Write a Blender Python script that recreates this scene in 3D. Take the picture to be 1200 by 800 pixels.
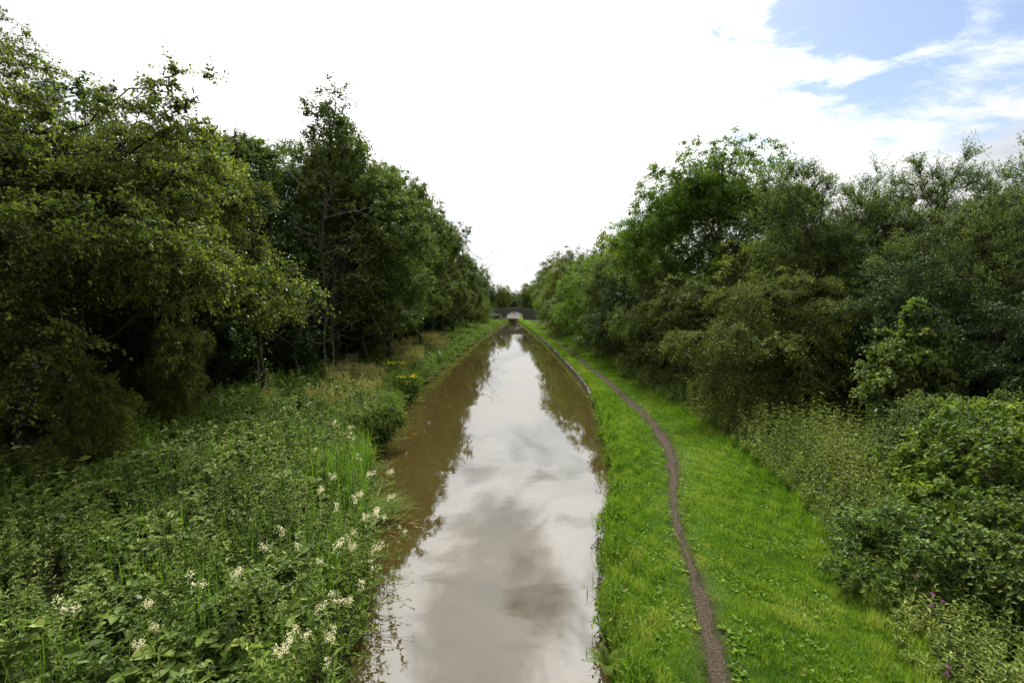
import bpy, math
import numpy as np
from math import radians

for _o in list(bpy.data.objects):
    bpy.data.objects.remove(_o)
SC = bpy.context.scene
COL = SC.collection

# ------------------------------------------------------------------ camera
EYE = 5.0
cam_d = bpy.data.cameras.new("camera")
cam = bpy.data.objects.new("camera", cam_d)
COL.objects.link(cam)
cam_d.lens = 18.0
cam_d.sensor_width = 36.0
cam_d.clip_start = 0.05
cam_d.clip_end = 6000
PITCH = 4.0
cam.location = (0, 0, EYE)
cam.rotation_euler = (radians(90 - PITCH), 0, 0)
SC.camera = cam

# ------------------------------------------------------------------ light
SUN_EL, SUN_AZ = 52.0, 2.0            # azimuth from +Y towards +X
SC.view_settings.view_transform = 'Standard'
SC.view_settings.look = 'None'
SC.view_settings.gamma = 1.0
SC.view_settings.use_curve_mapping = False
SC.view_settings.exposure = 1.0

sun_d = bpy.data.lights.new("sun", 'SUN')
sun_d.energy = 3.4
sun_d.angle = radians(10)
sun_d.color = (1.0, 0.95, 0.86)
sun = bpy.data.objects.new("sun", sun_d)
COL.objects.link(sun)
sun.rotation_euler = (radians(90 - SUN_EL), 0, radians(180 - SUN_AZ))
sun.location = (0, 40, 60)
SDIR = (math.cos(radians(SUN_EL)) * math.sin(radians(SUN_AZ)),
        math.cos(radians(SUN_EL)) * math.cos(radians(SUN_AZ)), math.sin(radians(SUN_EL)))
# a sun lamp shines along its local -Z
sun.rotation_euler = (radians(-(90 - SUN_EL)), 0, radians(-SUN_AZ))

SC.cycles.use_denoising = True
SC.cycles.denoising_prefilter = 'ACCURATE'
SC.cycles.sample_clamp_direct = 5.0
SC.cycles.max_bounces = 7
SC.cycles.diffuse_bounces = 3
SC.cycles.glossy_bounces = 3
SC.cycles.transmission_bounces = 4
SC.cycles.transparent_max_bounces = 4
SC.cycles.sample_clamp_indirect = 2.5
SC.cycles.caustics_reflective = False
SC.cycles.caustics_refractive = False
SC.cycles.use_adaptive_sampling = True
SC.cycles.adaptive_threshold = 0.02


class NT:
    """small helper to write node trees"""
    def __init__(self, tree):
        self.t = tree
        self.t.nodes.clear()

    def n(self, kind, _props=None, **ins):
        nd = self.t.nodes.new(kind)
        for k, v in (_props or {}).items():
            setattr(nd, k, v)
        for k, v in ins.items():
            key = int(k[1:]) if k[0] == 'i' and k[1:].isdigit() else k.replace('_', ' ')
            sock = nd.inputs[key]
            if isinstance(v, bpy.types.NodeSocket):
                self.t.links.new(v, sock)
            else:
                sock.default_value = v
        return nd

    def math(self, op, a, b=0.0, clamp=False):
        return self.n('ShaderNodeMath', {'operation': op, 'use_clamp': clamp}, i0=a, i1=b).outputs[0]

    def mix(self, f, a, b, mode='MIX'):
        nd = self.n('ShaderNodeMix', {'data_type': 'RGBA', 'blend_type': mode})
        for idx, v in ((0, f), (6, a), (7, b)):
            if isinstance(v, bpy.types.NodeSocket):
                self.t.links.new(v, nd.inputs[idx])
            else:
                nd.inputs[idx].default_value = v
        return nd.outputs[2]

    def ramp(self, f, stops):
        nd = self.n('ShaderNodeValToRGB')
        cr = nd.color_ramp
        while len(cr.elements) < len(stops):
            cr.elements.new(0.5)
        for e, (p, c) in zip(cr.elements, stops):
            e.position = p
            e.color = c if len(c) == 4 else (*c, 1)
        self.t.links.new(f, nd.inputs[0])
        return nd.outputs[0]

    def rng(self, f, a, b, c=0.0, d=1.0, smooth=True):
        nd = self.n('ShaderNodeMapRange', {'interpolation_type': 'SMOOTHSTEP' if smooth else 'LINEAR'})
        for idx, v in enumerate((f, a, b, c, d)):
            if isinstance(v, bpy.types.NodeSocket):
                self.t.links.new(v, nd.inputs[idx])
            else:
                nd.inputs[idx].default_value = v
        return nd.outputs[0]

    def noise(self, vec, scale, detail=4, rough=0.55, dist=0.0):
        nd = self.n('ShaderNodeTexNoise', None, Scale=scale, Detail=detail, Roughness=rough, Distortion=dist)
        if vec is not None:
            self.t.links.new(vec, nd.inputs['Vector'])
        return nd.outputs[0]


def C4(c):
    return (c[0], c[1], c[2], 1.0)


world = bpy.data.worlds.new("World")
SC.world = world
world.use_nodes = True
w = NT(world.node_tree)
geo = w.n('ShaderNodeTexCoord')
DIR = geo.outputs['Generated']
sep = w.n('ShaderNodeSeparateXYZ', None, i0=DIR)
sx, sy, sz = sep.outputs
sky = w.n('ShaderNodeTexSky', {'sky_type': 'NISHITA', 'sun_disc': False,
                               'sun_elevation': radians(SUN_EL), 'sun_rotation': radians(SUN_AZ),
                               'air_density': 1.0, 'dust_density': 1.2, 'ozone_density': 1.5})
bg_sky = w.n('ShaderNodeBackground', None, Color=sky.outputs[0], Strength=0.078)
# clouds: noise on a flat layer overhead
den = w.math('ADD', w.math('MAXIMUM', sz, 0.0), 0.16)
cx, cy = w.math('DIVIDE', sx, den), w.math('DIVIDE', sy, den)
cv = w.n('ShaderNodeCombineXYZ', None, i0=cx, i1=cy, i2=0.0).outputs[0]
cv1 = w.n('ShaderNodeMapping', None, Vector=cv, Location=(3.1, 1.7, 0.0), Rotation=(0, 0, radians(-20)), Scale=(1.9, 2.7, 1)).outputs[0]
n1 = w.noise(cv1, 1.5, 8, 0.62, 0.3)
cv2 = w.n('ShaderNodeMapping', None, Vector=cv, Location=(0.25, 0.4, 4.0), Scale=(1.0, 0.9, 1)).outputs[0]
n2 = w.noise(cv2, 2.1, 7, 0.6, 0.6)


def direction_dot(d):
    l = math.sqrt(sum(c * c for c in d))
    nd = w.n('ShaderNodeVectorMath', {'operation': 'DOT_PRODUCT'}, i0=DIR, i1=tuple(c / l for c in d))
    return nd.outputs['Value']


def px_dir(x, y):
    a = radians(PITCH)
    vx, vz, vy = (x - 600) / 600, (400 - y) / 600, 1.0
    return (vx, vy * math.cos(a) + vz * math.sin(a), vz * math.cos(a) - vy * math.sin(a))


gap1 = w.rng(direction_dot(px_dir(1165, -60)), 0.952, 1.0, 0.0, 0.46)
gap2 = w.rng(direction_dot(px_dir(945, 40)), 0.970, 1.0, 0.0, 0.36)
gap3 = w.rng(direction_dot(px_dir(626, 4)), 0.9965, 1.0, 0.0, 0.36)
gap = w.math('ADD', w.math('ADD', gap1, gap2), gap3)
n1c = w.math('ADD', w.math('MULTIPLY', n1, 1.9), -0.45)
cover = w.rng(w.math('SUBTRACT', w.math('ADD', n1c, 0.36), gap), 0.20, 0.80)
sun_dot = direction_dot(SDIR)
glow = w.math('MULTIPLY', w.math('POWER', w.math('MAXIMUM', sun_dot, 0.0), 10.0), 9.5)
def mirrored(x, y):
    d = px_dir(x, y)
    return (d[0], d[1], -d[2])


shade = w.math('ADD', w.rng(direction_dot(mirrored(578, 735)), 0.972, 1.0, 0.0, 0.13), w.rng(direction_dot(mirrored(585, 665)), 0.985, 1.0, 0.0, 0.08))
dark = w.rng(w.math('ADD', shade, w.math('MULTIPLY', w.math('ADD', n2, -0.5), w.rng(sz, 0.16, 0.40, -0.22, -0.75))), 0.04, 0.16, 1.0, 0.50)
base = w.math('MULTIPLY', w.rng(n2, 0.31, 0.52, 0.80, 1.0), dark)
lum = w.math('MULTIPLY', w.math('ADD', glow, 0.42), base)
ccol = w.mix(w.rng(n2, 0.35, 0.6), (0.93, 0.96, 1.0, 1), (1.0, 0.985, 0.96, 1))
bg_cloud = w.n('ShaderNodeBackground', None, Color=ccol, Strength=lum)
mixs = w.n('ShaderNodeMixShader', None, i0=cover, i1=bg_sky.outputs[0], i2=bg_cloud.outputs[0])
w.n('ShaderNodeOutputWorld', None, Surface=mixs.outputs[0])

# ------------------------------------------------------------------ mesh helpers
RNG = np.random.default_rng(7)


def unit(v):
    return v / np.maximum(np.linalg.norm(v, axis=-1, keepdims=True), 1e-9)


def rand_unit(rng, shape):
    return unit(rng.normal(size=tuple(shape) + (3,)))


def build_mesh(name, verts, quads, val=None, smooth=False, tris=None):
    me = bpy.data.meshes.new(name)
    verts = np.ascontiguousarray(verts, dtype=np.float32).reshape(-1, 3)
    quads = np.ascontiguousarray(quads, dtype=np.int32).reshape(-1, 4)
    nt = 0 if tris is None else len(tris)
    nq = len(quads)
    me.vertices.add(len(verts))
    me.vertices.foreach_set('co', verts.ravel())
    me.loops.add(nq * 4 + nt * 3)
    li = quads.ravel()
    st = np.arange(nq, dtype=np.int32) * 4
    if nt:
        tris = np.ascontiguousarray(tris, dtype=np.int32)
        li = np.concatenate([li, tris.ravel()])
        st = np.concatenate([st, nq * 4 + np.arange(nt, dtype=np.int32) * 3])
    me.loops.foreach_set('vertex_index', li)
    me.polygons.add(nq + nt)
    me.polygons.foreach_set('loop_start', st)
    if val is not None:
        a = me.attributes.new('v', 'FLOAT', 'FACE')
        a.data.foreach_set('value', np.ascontiguousarray(val, dtype=np.float32).ravel())
    me.update(calc_edges=True)
    me.polygons.foreach_set('use_smooth', np.full(nq + nt, smooth))
    return me


def leaf_geo(P, A, N, l, wd, fold=0.18, droop=0.12, at=0.45):
    """one folded, pointed leaf (4 vertices) per row"""
    A = unit(A)
    S = unit(np.cross(A, N))
    N = np.cross(S, A)
    l, wd = np.asarray(l)[..., None], np.asarray(wd)[..., None]
    v0 = P
    v1 = P + A * l * at + S * wd * 0.5 + N * wd * fold
    v2 = P + A * l - N * l * droop
    v3 = P + A * l * at - S * wd * 0.5 + N * wd * fold
    return np.stack([v0, v1, v2, v3], axis=-2).reshape(-1, 4, 3)


def oval_geo(P, A, N, l, wd, fold=0.16, droop=0.18):
    """a rounded leaf folded along its midrib: two quads per row, in consecutive rows"""
    A = unit(A)
    S = unit(np.cross(A, N))
    N = np.cross(S, A)
    l, wd = np.asarray(l)[..., None], np.asarray(wd)[..., None]
    tip = P + A * l - N * l * droop
    q = []
    for sg in (1, -1):
        a = P + A * l * .22 + S * wd * .42 * sg + N * wd * fold
        b = P + A * l * .66 + S * wd * .40 * sg + N * wd * fold * .8 - N * l * droop * .4
        q.append(np.stack([P, a, b, tip] if sg > 0 else [P, tip, b, a], axis=-2))
    return np.stack(q, axis=-3).reshape(-1, 4, 3)


def leaf_mesh(name, parts):
    """parts: list of (leaves (n,4,3), val (n,))"""
    V = np.concatenate([p[0].reshape(-1, 4, 3) for p in parts])
    val = np.concatenate([np.broadcast_to(p[1], (p[0].reshape(-1, 4, 3).shape[0],)) for p in parts])
    q = np.arange(len(V) * 4).reshape(-1, 4)
    return build_mesh(name, V.reshape(-1, 3), q, val)


def tube_geo(pts, rad, k=5):
    """pts (n,s,3), rad (n,s) -> verts, quads"""
    pts = np.asarray(pts, float)
    rad = np.broadcast_to(np.asarray(rad, float), pts.shape[:2])
    n, s, _ = pts.shape
    T = unit(np.gradient(pts, axis=1))
    ref = np.where(np.abs(T[..., 2:3]) > 0.9, np.array([1.0, 0.13, 0]), np.array([0.05, 0.1, 1.0]))
    U = unit(np.cross(T, ref))
    W = np.cross(T, U)
    a = np.arange(k) * 2 * math.pi / k
    ring = (U[:, :, None, :] * np.cos(a)[None, None, :, None] + W[:, :, None, :] * np.sin(a)[None, None, :, None])
    V = pts[:, :, None, :] + ring * rad[:, :, None, None]
    idx = np.arange(n * s * k).reshape(n, s, k)
    a0, a1 = idx[:, :-1, :], np.roll(idx[:, :-1, :], -1, axis=2)
    b0, b1 = idx[:, 1:, :], np.roll(idx[:, 1:, :], -1, axis=2)
    Q = np.stack([a0, a1, b1, b0], axis=-1).reshape(-1, 4)
    return V.reshape(-1, 3), Q


def join_geo(gs):
    V, Q, o = [], [], 0
    for v, q in gs:
        V.append(v)
        Q.append(q + o)
        o += len(v)
    return np.concatenate(V), np.concatenate(Q)


def bez(a, b, c, s):
    t = np.linspace(0, 1, s)[None, :, None]
    return (1 - t) ** 2 * a[:, None] + 2 * t * (1 - t) * b[:, None] + t ** 2 * c[:, None]


# ------------------------------------------------------------------ object helpers
def link(name, me, mat=None, parent=None):
    o = bpy.data.objects.new(name, me)
    COL.objects.link(o)
    if mat is not None and me is not None:
        if len(me.materials) == 0:
            me.materials.append(mat)
    if parent is not None:
        o.parent = parent
    return o


def tag(o, label=None, cat=None, group=None, kind=None):
    for k, v in (('label', label), ('category', cat), ('group', group), ('kind', kind)):
        if v:
            o[k] = v
    return o


def thing(name, loc, label, cat, group=None, rot=0.0, scale=1.0):
    o = bpy.data.objects.new(name, None)
    o.empty_display_size = 0.3
    COL.objects.link(o)
    o.location = loc
    o.rotation_euler = (0, 0, rot)
    o.scale = (scale,) * 3 if np.isscalar(scale) else scale
    return tag(o, label, cat, group)


def copy_thing(src, loc, label, rot=0.0, scale=1.0, group=None, mats=None):
    r = src.copy()
    COL.objects.link(r)
    r.location = loc
    r.rotation_euler = (0, 0, rot)
    r.scale = (scale,) * 3 if np.isscalar(scale) else scale
    r['label'] = label
    if group:
        r['group'] = group
    for ch in src.children:
        c = ch.copy()
        COL.objects.link(c)
        c.parent = r
        if mats is not None and ch.name.startswith('crown'):
            c.material_slots[0].link = 'OBJECT'
            c.material_slots[0].material = mats
        for g in ch.children:
            d = g.copy()
            COL.objects.link(d)
            d.parent = c
    return r


# ------------------------------------------------------------------ materials
def leaf_mat(name, cols, trans=0.35, tcol=(1.15, 1.25, 0.5), gloss=0.05, rough=0.5, hue=0.010, back=None):
    """cols: three or more linear colours spread over the per-leaf value"""
    m = bpy.data.materials.new(name)
    m.use_nodes = True
    t = NT(m.node_tree)
    at = t.n('ShaderNodeAttribute', {'attribute_name': 'v'})
    v = at.outputs['Fac']
    stops = [(i / (len(cols) - 1), C4(c)) for i, c in enumerate(cols)]
    col = t.ramp(v, stops)
    oi = t.n('ShaderNodeObjectInfo')
    hs = t.n('ShaderNodeHueSaturation', None,
             Hue=t.rng(oi.outputs['Random'], 0, 1, 0.5 - hue, 0.5 + hue, False),
             Saturation=1.0, Value=t.rng(oi.outputs['Random'], 0, 1, 0.86, 1.12, False), Color=col)
    col = hs.outputs[0]
    d = t.n('ShaderNodeBsdfDiffuse', None, Color=col)
    tc = t.mix(1.0, col, C4(tcol), 'MULTIPLY')
    tr = t.n('ShaderNodeBsdfTranslucent', None, Color=tc)
    g = t.n('ShaderNodeBsdfGlossy', None, Color=(1, 1, 1, 1), Roughness=rough)
    m1 = t.n('ShaderNodeMixShader', None, i0=trans, i1=d.outputs[0], i2=tr.outputs[0])
    lw = t.n('ShaderNodeFresnel', None, IOR=1.4)
    m2 = t.n('ShaderNodeMixShader', None, i0=t.math('MULTIPLY', lw.outputs[0], gloss * 3.2, True), i1=m1.outputs[0], i2=g.outputs[0])
    t.n('ShaderNodeOutputMaterial', None, Surface=m2.outputs[0])
    return m


def bark_mat(name, c1, c2, scale=6.0):
    m = bpy.data.materials.new(name)
    m.use_nodes = True
    t = NT(m.node_tree)
    tc = t.n('ShaderNodeTexCoord')
    mp = t.n('ShaderNodeMapping', None, Vector=tc.outputs['Object'], Scale=(1, 1, 0.25))
    n = t.noise(mp.outputs[0], scale, 6, 0.65)
    col = t.ramp(n, [(0.3, C4(c1)), (0.7, C4(c2))])
    bp = t.n('ShaderNodeBump', None, Strength=0.6, Distance=0.03, Height=n)
    p = t.n('ShaderNodeBsdfPrincipled', None, Base_Color=col, Roughness=0.95, Specular_IOR_Level=0.12, Normal=bp.outputs[0])
    t.n('ShaderNodeOutputMaterial', None, Surface=p.outputs[0])
    return m


M = {}
M['hawthorn'] = leaf_mat('hawthorn_leaf', [(0.034, 0.053, 0.008), (0.068, 0.094, 0.013), (0.130, 0.152, 0.022), (0.24, 0.235, 0.05)], 0.40)
M['hawthorn_brown'] = leaf_mat('rusty_hawthorn_leaf', [(0.028, 0.046, 0.009), (0.054, 0.078, 0.013), (0.110, 0.130, 0.023), (0.21, 0.19, 0.05)], 0.3)
M['alder'] = leaf_mat('alder_leaf', [(0.040, 0.066, 0.013), (0.068, 0.102, 0.019), (0.106, 0.146, 0.028), (0.17, 0.20, 0.045)], 0.3, gloss=0.055)
M['ash'] = leaf_mat('ash_leaf', [(0.040, 0.080, 0.010), (0.068, 0.122, 0.013), (0.106, 0.170, 0.020), (0.16, 0.22, 0.03)], 0.4)
M['willow'] = leaf_mat('willow_leaf', [(0.042, 0.074, 0.018), (0.076, 0.122, 0.028), (0.128, 0.180, 0.048), (0.22, 0.26, 0.11)], 0.3, gloss=0.06)
M['hedge'] = leaf_mat('hedge_leaf', [(0.034, 0.062, 0.010), (0.060, 0.100, 0.014), (0.100, 0.148, 0.021), (0.17, 0.21, 0.035)], 0.33)
M['shade'] = leaf_mat('shade_darkened_leaf', [(0.018, 0.034, 0.009), (0.031, 0.053, 0.013), (0.050, 0.076, 0.018)], 0.25)  # leaf greens darkened so deep shade is painted into the foliage colour
M['sycamore'] = leaf_mat('sycamore_leaf', [(0.040, 0.085, 0.018), (0.065, 0.125, 0.022), (0.12, 0.20, 0.03), (0.25, 0.32, 0.05)], 0.4)
M['nettle'] = leaf_mat('nettle_leaf', [(0.030, 0.056, 0.006), (0.056, 0.094, 0.010), (0.105, 0.155, 0.020), (0.21, 0.22, 0.055)], 0.33)
M['nettle_dry'] = leaf_mat('seeding_nettle_leaf', [(0.044, 0.066, 0.010), (0.080, 0.112, 0.018), (0.140, 0.176, 0.034), (0.23, 0.215, 0.075)], 0.3)
M['bramble'] = leaf_mat('bramble_leaf', [(0.030, 0.052, 0.009), (0.055, 0.088, 0.014), (0.102, 0.148, 0.026), (0.19, 0.23, 0.055)], 0.32, gloss=0.05)
M['bright'] = leaf_mat('fresh_leaf', [(0.036, 0.070, 0.009), (0.060, 0.108, 0.012), (0.100, 0.160, 0.018), (0.20, 0.24, 0.03)], 0.4)
M['grass'] = leaf_mat('grass_blade', [(0.040, 0.084, 0.008), (0.072, 0.136, 0.012), (0.122, 0.194, 0.019), (0.23, 0.24, 0.07)], 0.42, gloss=0.03)
M['reed'] = leaf_mat('reed_blade', [(0.060, 0.125, 0.014), (0.085, 0.165, 0.018), (0.125, 0.20, 0.028), (0.21, 0.21, 0.07)], 0.4)
M['straw'] = leaf_mat('seed_grass', [(0.08, 0.10, 0.03), (0.13, 0.13, 0.05), (0.20, 0.17, 0.09), (0.28, 0.23, 0.15)], 0.35, gloss=0.02)
M['cream'] = leaf_mat('cream_blossom', [(0.45, 0.38, 0.20), (0.70, 0.65, 0.42), (0.80, 0.76, 0.56)], 0.4, tcol=(1, 1, 0.9), gloss=0.01, hue=0.005)
M['yellow'] = leaf_mat('yellow_blossom', [(0.50, 0.38, 0.012), (0.66, 0.52, 0.02)], 0.3, tcol=(1, 1, 0.6), gloss=0.01, hue=0.005)
M['pink'] = leaf_mat('pink_blossom', [(0.22, 0.08, 0.16), (0.33, 0.15, 0.27)], 0.3, tcol=(1, 1, 1), gloss=0.01, hue=0.005)
M['dead'] = leaf_mat('dead_leaf', [(0.10, 0.065, 0.03), (0.19, 0.13, 0.06), (0.28, 0.21, 0.11)], 0.2, gloss=0.02)
M['bark'] = bark_mat('bark_dark', (0.018, 0.014, 0.010), (0.060, 0.048, 0.034))
M['bark_grey'] = bark_mat('bark_grey', (0.05, 0.045, 0.036), (0.15, 0.135, 0.11))
M['stem'] = bark_mat('green_stem', (0.06, 0.085, 0.025), (0.12, 0.13, 0.05), 20)
M['twig'] = bark_mat('dry_twig', (0.10, 0.085, 0.06), (0.24, 0.21, 0.16), 20)

# ------------------------------------------------------------------ the lie of the land
LE = np.array([(-60, -2.2), (0, -2.2), (5, -2.25), (7.3, -2.45), (8.3, -2.55), (10.8, -3.2), (13, -3.8), (15.9, -4.5), (19.7, -5.0), (22.7, -5.15), (26.8, -5.5),
               (31.6, -5.6), (38, -5.7), (46, -5.6), (57.7, -5.4), (77, -5.2), (111, -4.2), (140, -2.8), (160, -1.55), (176, -1.5), (200, -2.6), (260, -3.0), (420, -1.0)])
RE = np.array([(-60, 1.2), (0, 1.2), (6.9, 1.3), (7.9, 1.5), (10.7, 2.1), (12.8, 2.6), (16, 3.15), (20, 3.6), (23, 3.95), (27.5, 4.4), (34, 4.65),
               (40.5, 4.7), (50, 4.7), (75, 4.5), (100, 3.9), (136, 2.9), (160, 2.05), (176, 2.0), (200, 3.0), (260, 4.0), (420, 6.0)])


def wob(y, seed, amp):
    return amp * (np.sin(y * 1.7 + seed) * 0.5 + np.sin(y * 0.83 + seed * 2.1) * 0.6 + np.sin(y * 3.9 + seed * 3.3) * 0.3)


def left_edge(y):
    y = np.asarray(y, float)
    return np.interp(y, LE[:, 0], LE[:, 1]) + wob(y, 1.3, 0.09) * (y < 120)


def right_edge(y):
    y = np.asarray(y, float)
    return np.interp(y, RE[:, 0], RE[:, 1]) + wob(y, 4.1, 0.10) * (y < 27)


def fnoise(x, y, sc, seed):
    r = np.random.default_rng(seed)
    out = 0
    for _ in range(6):
        a = r.uniform(0, 2 * math.pi)
        f = r.uniform(0.6, 1.7) / sc
        out = out + np.sin((x * math.cos(a) + y * math.sin(a)) * f * 2 * math.pi + r.uniform(0, 7))
    return out / 3.0           # roughly -1..1


BANK = 0.45


def ground_z(x, y):
    x, y = np.asarray(x, float), np.asarray(y, float)
    dl = left_edge(y) - x
    dr = x - right_edge(y)
    zl = 0.38 + 0.10 * np.clip(dl, 0, 6) + 0.03 * np.clip(dl - 6, 0, 40)
    zr = np.where(dr < 0.3, 0.34 + 0.11 * np.clip(dr, 0, 1) / 0.3, BANK) + 0.04 * np.clip(x - 8.0, 0, 40)
    return np.where(dl > 0, zl, np.where(dr > 0, zr, -1.0))


PATH_PX = np.array([(1000, 880, 960), (880, 846, 893), (800, 831, 859), (770, 825, 852), (740, 818, 846), (720, 815, 839), (700, 811, 832), (680, 806, 824), (660, 800, 815), (640, 795, 808), (620, 789, 801), (593, 783, 794),
                    (575, 783, 795), (560, 783, 797), (545, 781, 796), (527, 778, 791), (510, 767, 782), (493, 757, 768), (477, 740, 750), (460, 722, 730), (443, 704, 711), (427, 683, 689), (410, 662.5, 668),
                    (402, 654.5, 658), (390, 638, 641), (382, 626, 628.5), (375.5, 614, 616.5)], float)


def on_plane(px, py, z):
    """the point of the plane at height z that the photograph shows at a pixel"""
    d = np.stack(np.broadcast_arrays(*[np.asarray(c, float) for c in px_dir(np.asarray(px, float), np.asarray(py, float))]), -1)
    s = (z - EYE) / d[..., 2]
    return d * s[..., None] + np.array([0, 0, EYE])


MARG = np.array([(2, 4.2), (4, 4.5), (6.1, 4.9), (8.4, 5.8), (11.6, 6.6), (16.7, 7.2), (22, 7.2), (37, 7.6), (67, 7.2), (110, 6.0), (170, 4.5)])


def right_margin(y):
    return np.interp(y, MARG[:, 0], MARG[:, 1])


ys = np.concatenate([np.arange(-30, 4, 3.0), np.arange(4, 30, 0.35), np.arange(30, 80, 1.0), np.arange(80, 220, 4.0), [240, 280, 330, 420, 600, 900, 1500, 2500, 4000]])
offL = np.array([2600, 900, 300, 120, 60, 40, 28, 20, 15, 12, 10, 8, 6.5, 5.2, 4, 3, 2.2, 1.5, 1.0, 0.6, 0.3, 0.12, 0.03])
offR = np.array([0.03, 0.15, 0.31] + [0.4 + 0.13 * i for i in range(22)] + [3.6, 4, 5, 6.2, 8, 10, 12, 15, 20, 28, 40, 60, 120, 300, 900, 2600])
rows = []
for y in ys:
    L, R = float(left_edge(y)), float(right_edge(y))
    xs = np.concatenate([L - offL, [L + 0.04, L + 0.5, (L + R) / 2, R - 0.5, R - 0.04], R + offR])
    z = ground_z(xs, np.full_like(xs, y))
    nl = len(offL)
    z[nl:nl + 5] = (-0.25, -0.9, -1.2, -0.9, -0.25)
    far = y > 500
    if far:
        z[:] = np.clip(z, 0.3, 1.2)
    rows.append(np.stack([xs, np.full_like(xs, y), z], -1))
G = np.stack(rows)
nr, nc, _ = G.shape
gi = np.arange(nr * nc).reshape(nr, nc)
Q = np.stack([gi[:-1, :-1], gi[:-1, 1:], gi[1:, 1:], gi[1:, :-1]], -1).reshape(-1, 4)
gm = build_mesh('ground', G, Q, smooth=True)
cenx = G[:, :, 0]
GROUND_WOOD = None
pathl = on_plane(PATH_PX[:, 1], PATH_PX[:, 0], BANK)
pathr = on_plane(PATH_PX[:, 2], PATH_PX[:, 0], BANK)
_o = np.argsort(pathl[:, 1])
_gy = G[:, :, 1]
_pd = np.maximum(np.interp(_gy, pathl[_o, 1], pathl[_o, 0]) - cenx, cenx - np.interp(_gy, pathr[_o, 1], pathr[_o, 0]))
_dl, _dr = left_edge(_gy) - cenx, cenx - right_edge(_gy)
wood = (np.clip((_dl - 1.0) / 2.5, 0, 1) + np.clip((cenx - right_margin(_gy) + .1) / .6, 0, 1) * (cenx > 0) + .9 * np.exp(-np.clip(_pd, 0, 9) / .14) * (_gy < 120)
        + 1.0 * (_dl < .35) * (_dl > -.5) + 1.0 * (_dr < .2) * (_dr > -.5))
wood = np.clip(wood, 0, 1)
wa = gm.attributes.new('wood', 'FLOAT', 'POINT')
wa.data.foreach_set('value', wood.astype(np.float32).ravel())
m = bpy.data.materials.new('ground')
m.use_nodes = True
t = NT(m.node_tree)
tc = t.n('ShaderNodeTexCoord')
n_a = t.noise(tc.outputs['Object'], 0.9, 6, 0.6)
n_b = t.noise(tc.outputs['Object'], 14.0, 6, 0.7)
grass_c = t.ramp(n_b, [(0.3, (0.025, 0.055, 0.008)), (0.55, (0.045, 0.085, 0.011)), (0.75, (0.06, 0.07, 0.02))])
soil_c = t.ramp(n_b, [(0.3, (0.012, 0.010, 0.006)), (0.6, (0.026, 0.021, 0.012)), (0.8, (0.048, 0.036, 0.02))])
wd_at = t.n('ShaderNodeAttribute', {'attribute_name': 'wood'})
fac = t.math('ADD', wd_at.outputs['Fac'], t.rng(n_a, 0.58, 0.72, 0, 0.5), True)
gcol = t.mix(fac, grass_c, soil_c)
bp = t.n('ShaderNodeBump', None, Strength=0.8, Distance=0.04, Height=n_b)
p = t.n('ShaderNodeBsdfPrincipled', None, Base_Color=gcol, Roughness=1.0, Specular_IOR_Level=0.04, Normal=bp.outputs[0])
t.n('ShaderNodeOutputMaterial', None, Surface=p.outputs[0])
tag(link('ground', gm, m), 'grassy canal banks and leaf littered wood floor', None, None, 'structure')

# water
wy = np.concatenate([np.arange(-30, 120, 3.0), np.arange(120, 424, 6.0)])
WV = np.stack([np.stack([np.interp(wy, LE[:, 0], LE[:, 1]) - 0.35, wy, wy * 0], -1),
               np.stack([np.interp(wy, RE[:, 0], RE[:, 1]) + 0.35, wy, wy * 0], -1)], 1)
wi = np.arange(len(wy) * 2).reshape(-1, 2)
wm = build_mesh('canal_water', WV, np.stack([wi[:-1, 0], wi[:-1, 1], wi[1:, 1], wi[1:, 0]], -1))
m = bpy.data.materials.new('muddy_water')
m.use_nodes = True
t = NT(m.node_tree)
tc = t.n('ShaderNodeTexCoord')
mp = t.n('ShaderNodeMapping', None, Vector=tc.outputs['Object'], Scale=(1.0, 1.6, 1))
r1 = t.noise(mp.outputs[0], 0.55, 3, 0.5)
mp2 = t.n('ShaderNodeMapping', None, Vector=tc.outputs['Object'], Scale=(3.2, 9.0, 1))
r2 = t.noise(mp2.outputs[0], 1.0, 3, 0.55)
amp = t.rng(t.noise(tc.outputs['Object'], 0.30, 2), 0.42, 0.62, 0.15, 1.0)
h = t.math('ADD', t.math('MULTIPLY', r1, 0.0028), t.math('MULTIPLY', t.math('MULTIPLY', r2, amp), 0.0005))
bp = t.n('ShaderNodeBump', None, Strength=1.0, Distance=1.0, Height=h)
mud = t.mix(t.noise(tc.outputs['Object'], 0.25, 3), (0.024, 0.0178, 0.0052, 1), (0.031, 0.023, 0.007, 1))
p = t.n('ShaderNodeBsdfPrincipled', None, Base_Color=mud, Roughness=t.rng(t.n('ShaderNodeSeparateXYZ', None, i0=tc.outputs['Object']).outputs[1], 174, 215, 0.02, 0.14), IOR=1.333, Normal=bp.outputs[0])
t.n('ShaderNodeOutputMaterial', None, Surface=p.outputs[0])
tag(link('canal_water', wm, m), 'muddy brown canal water reflecting the clouds', None, None, 'structure')

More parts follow.
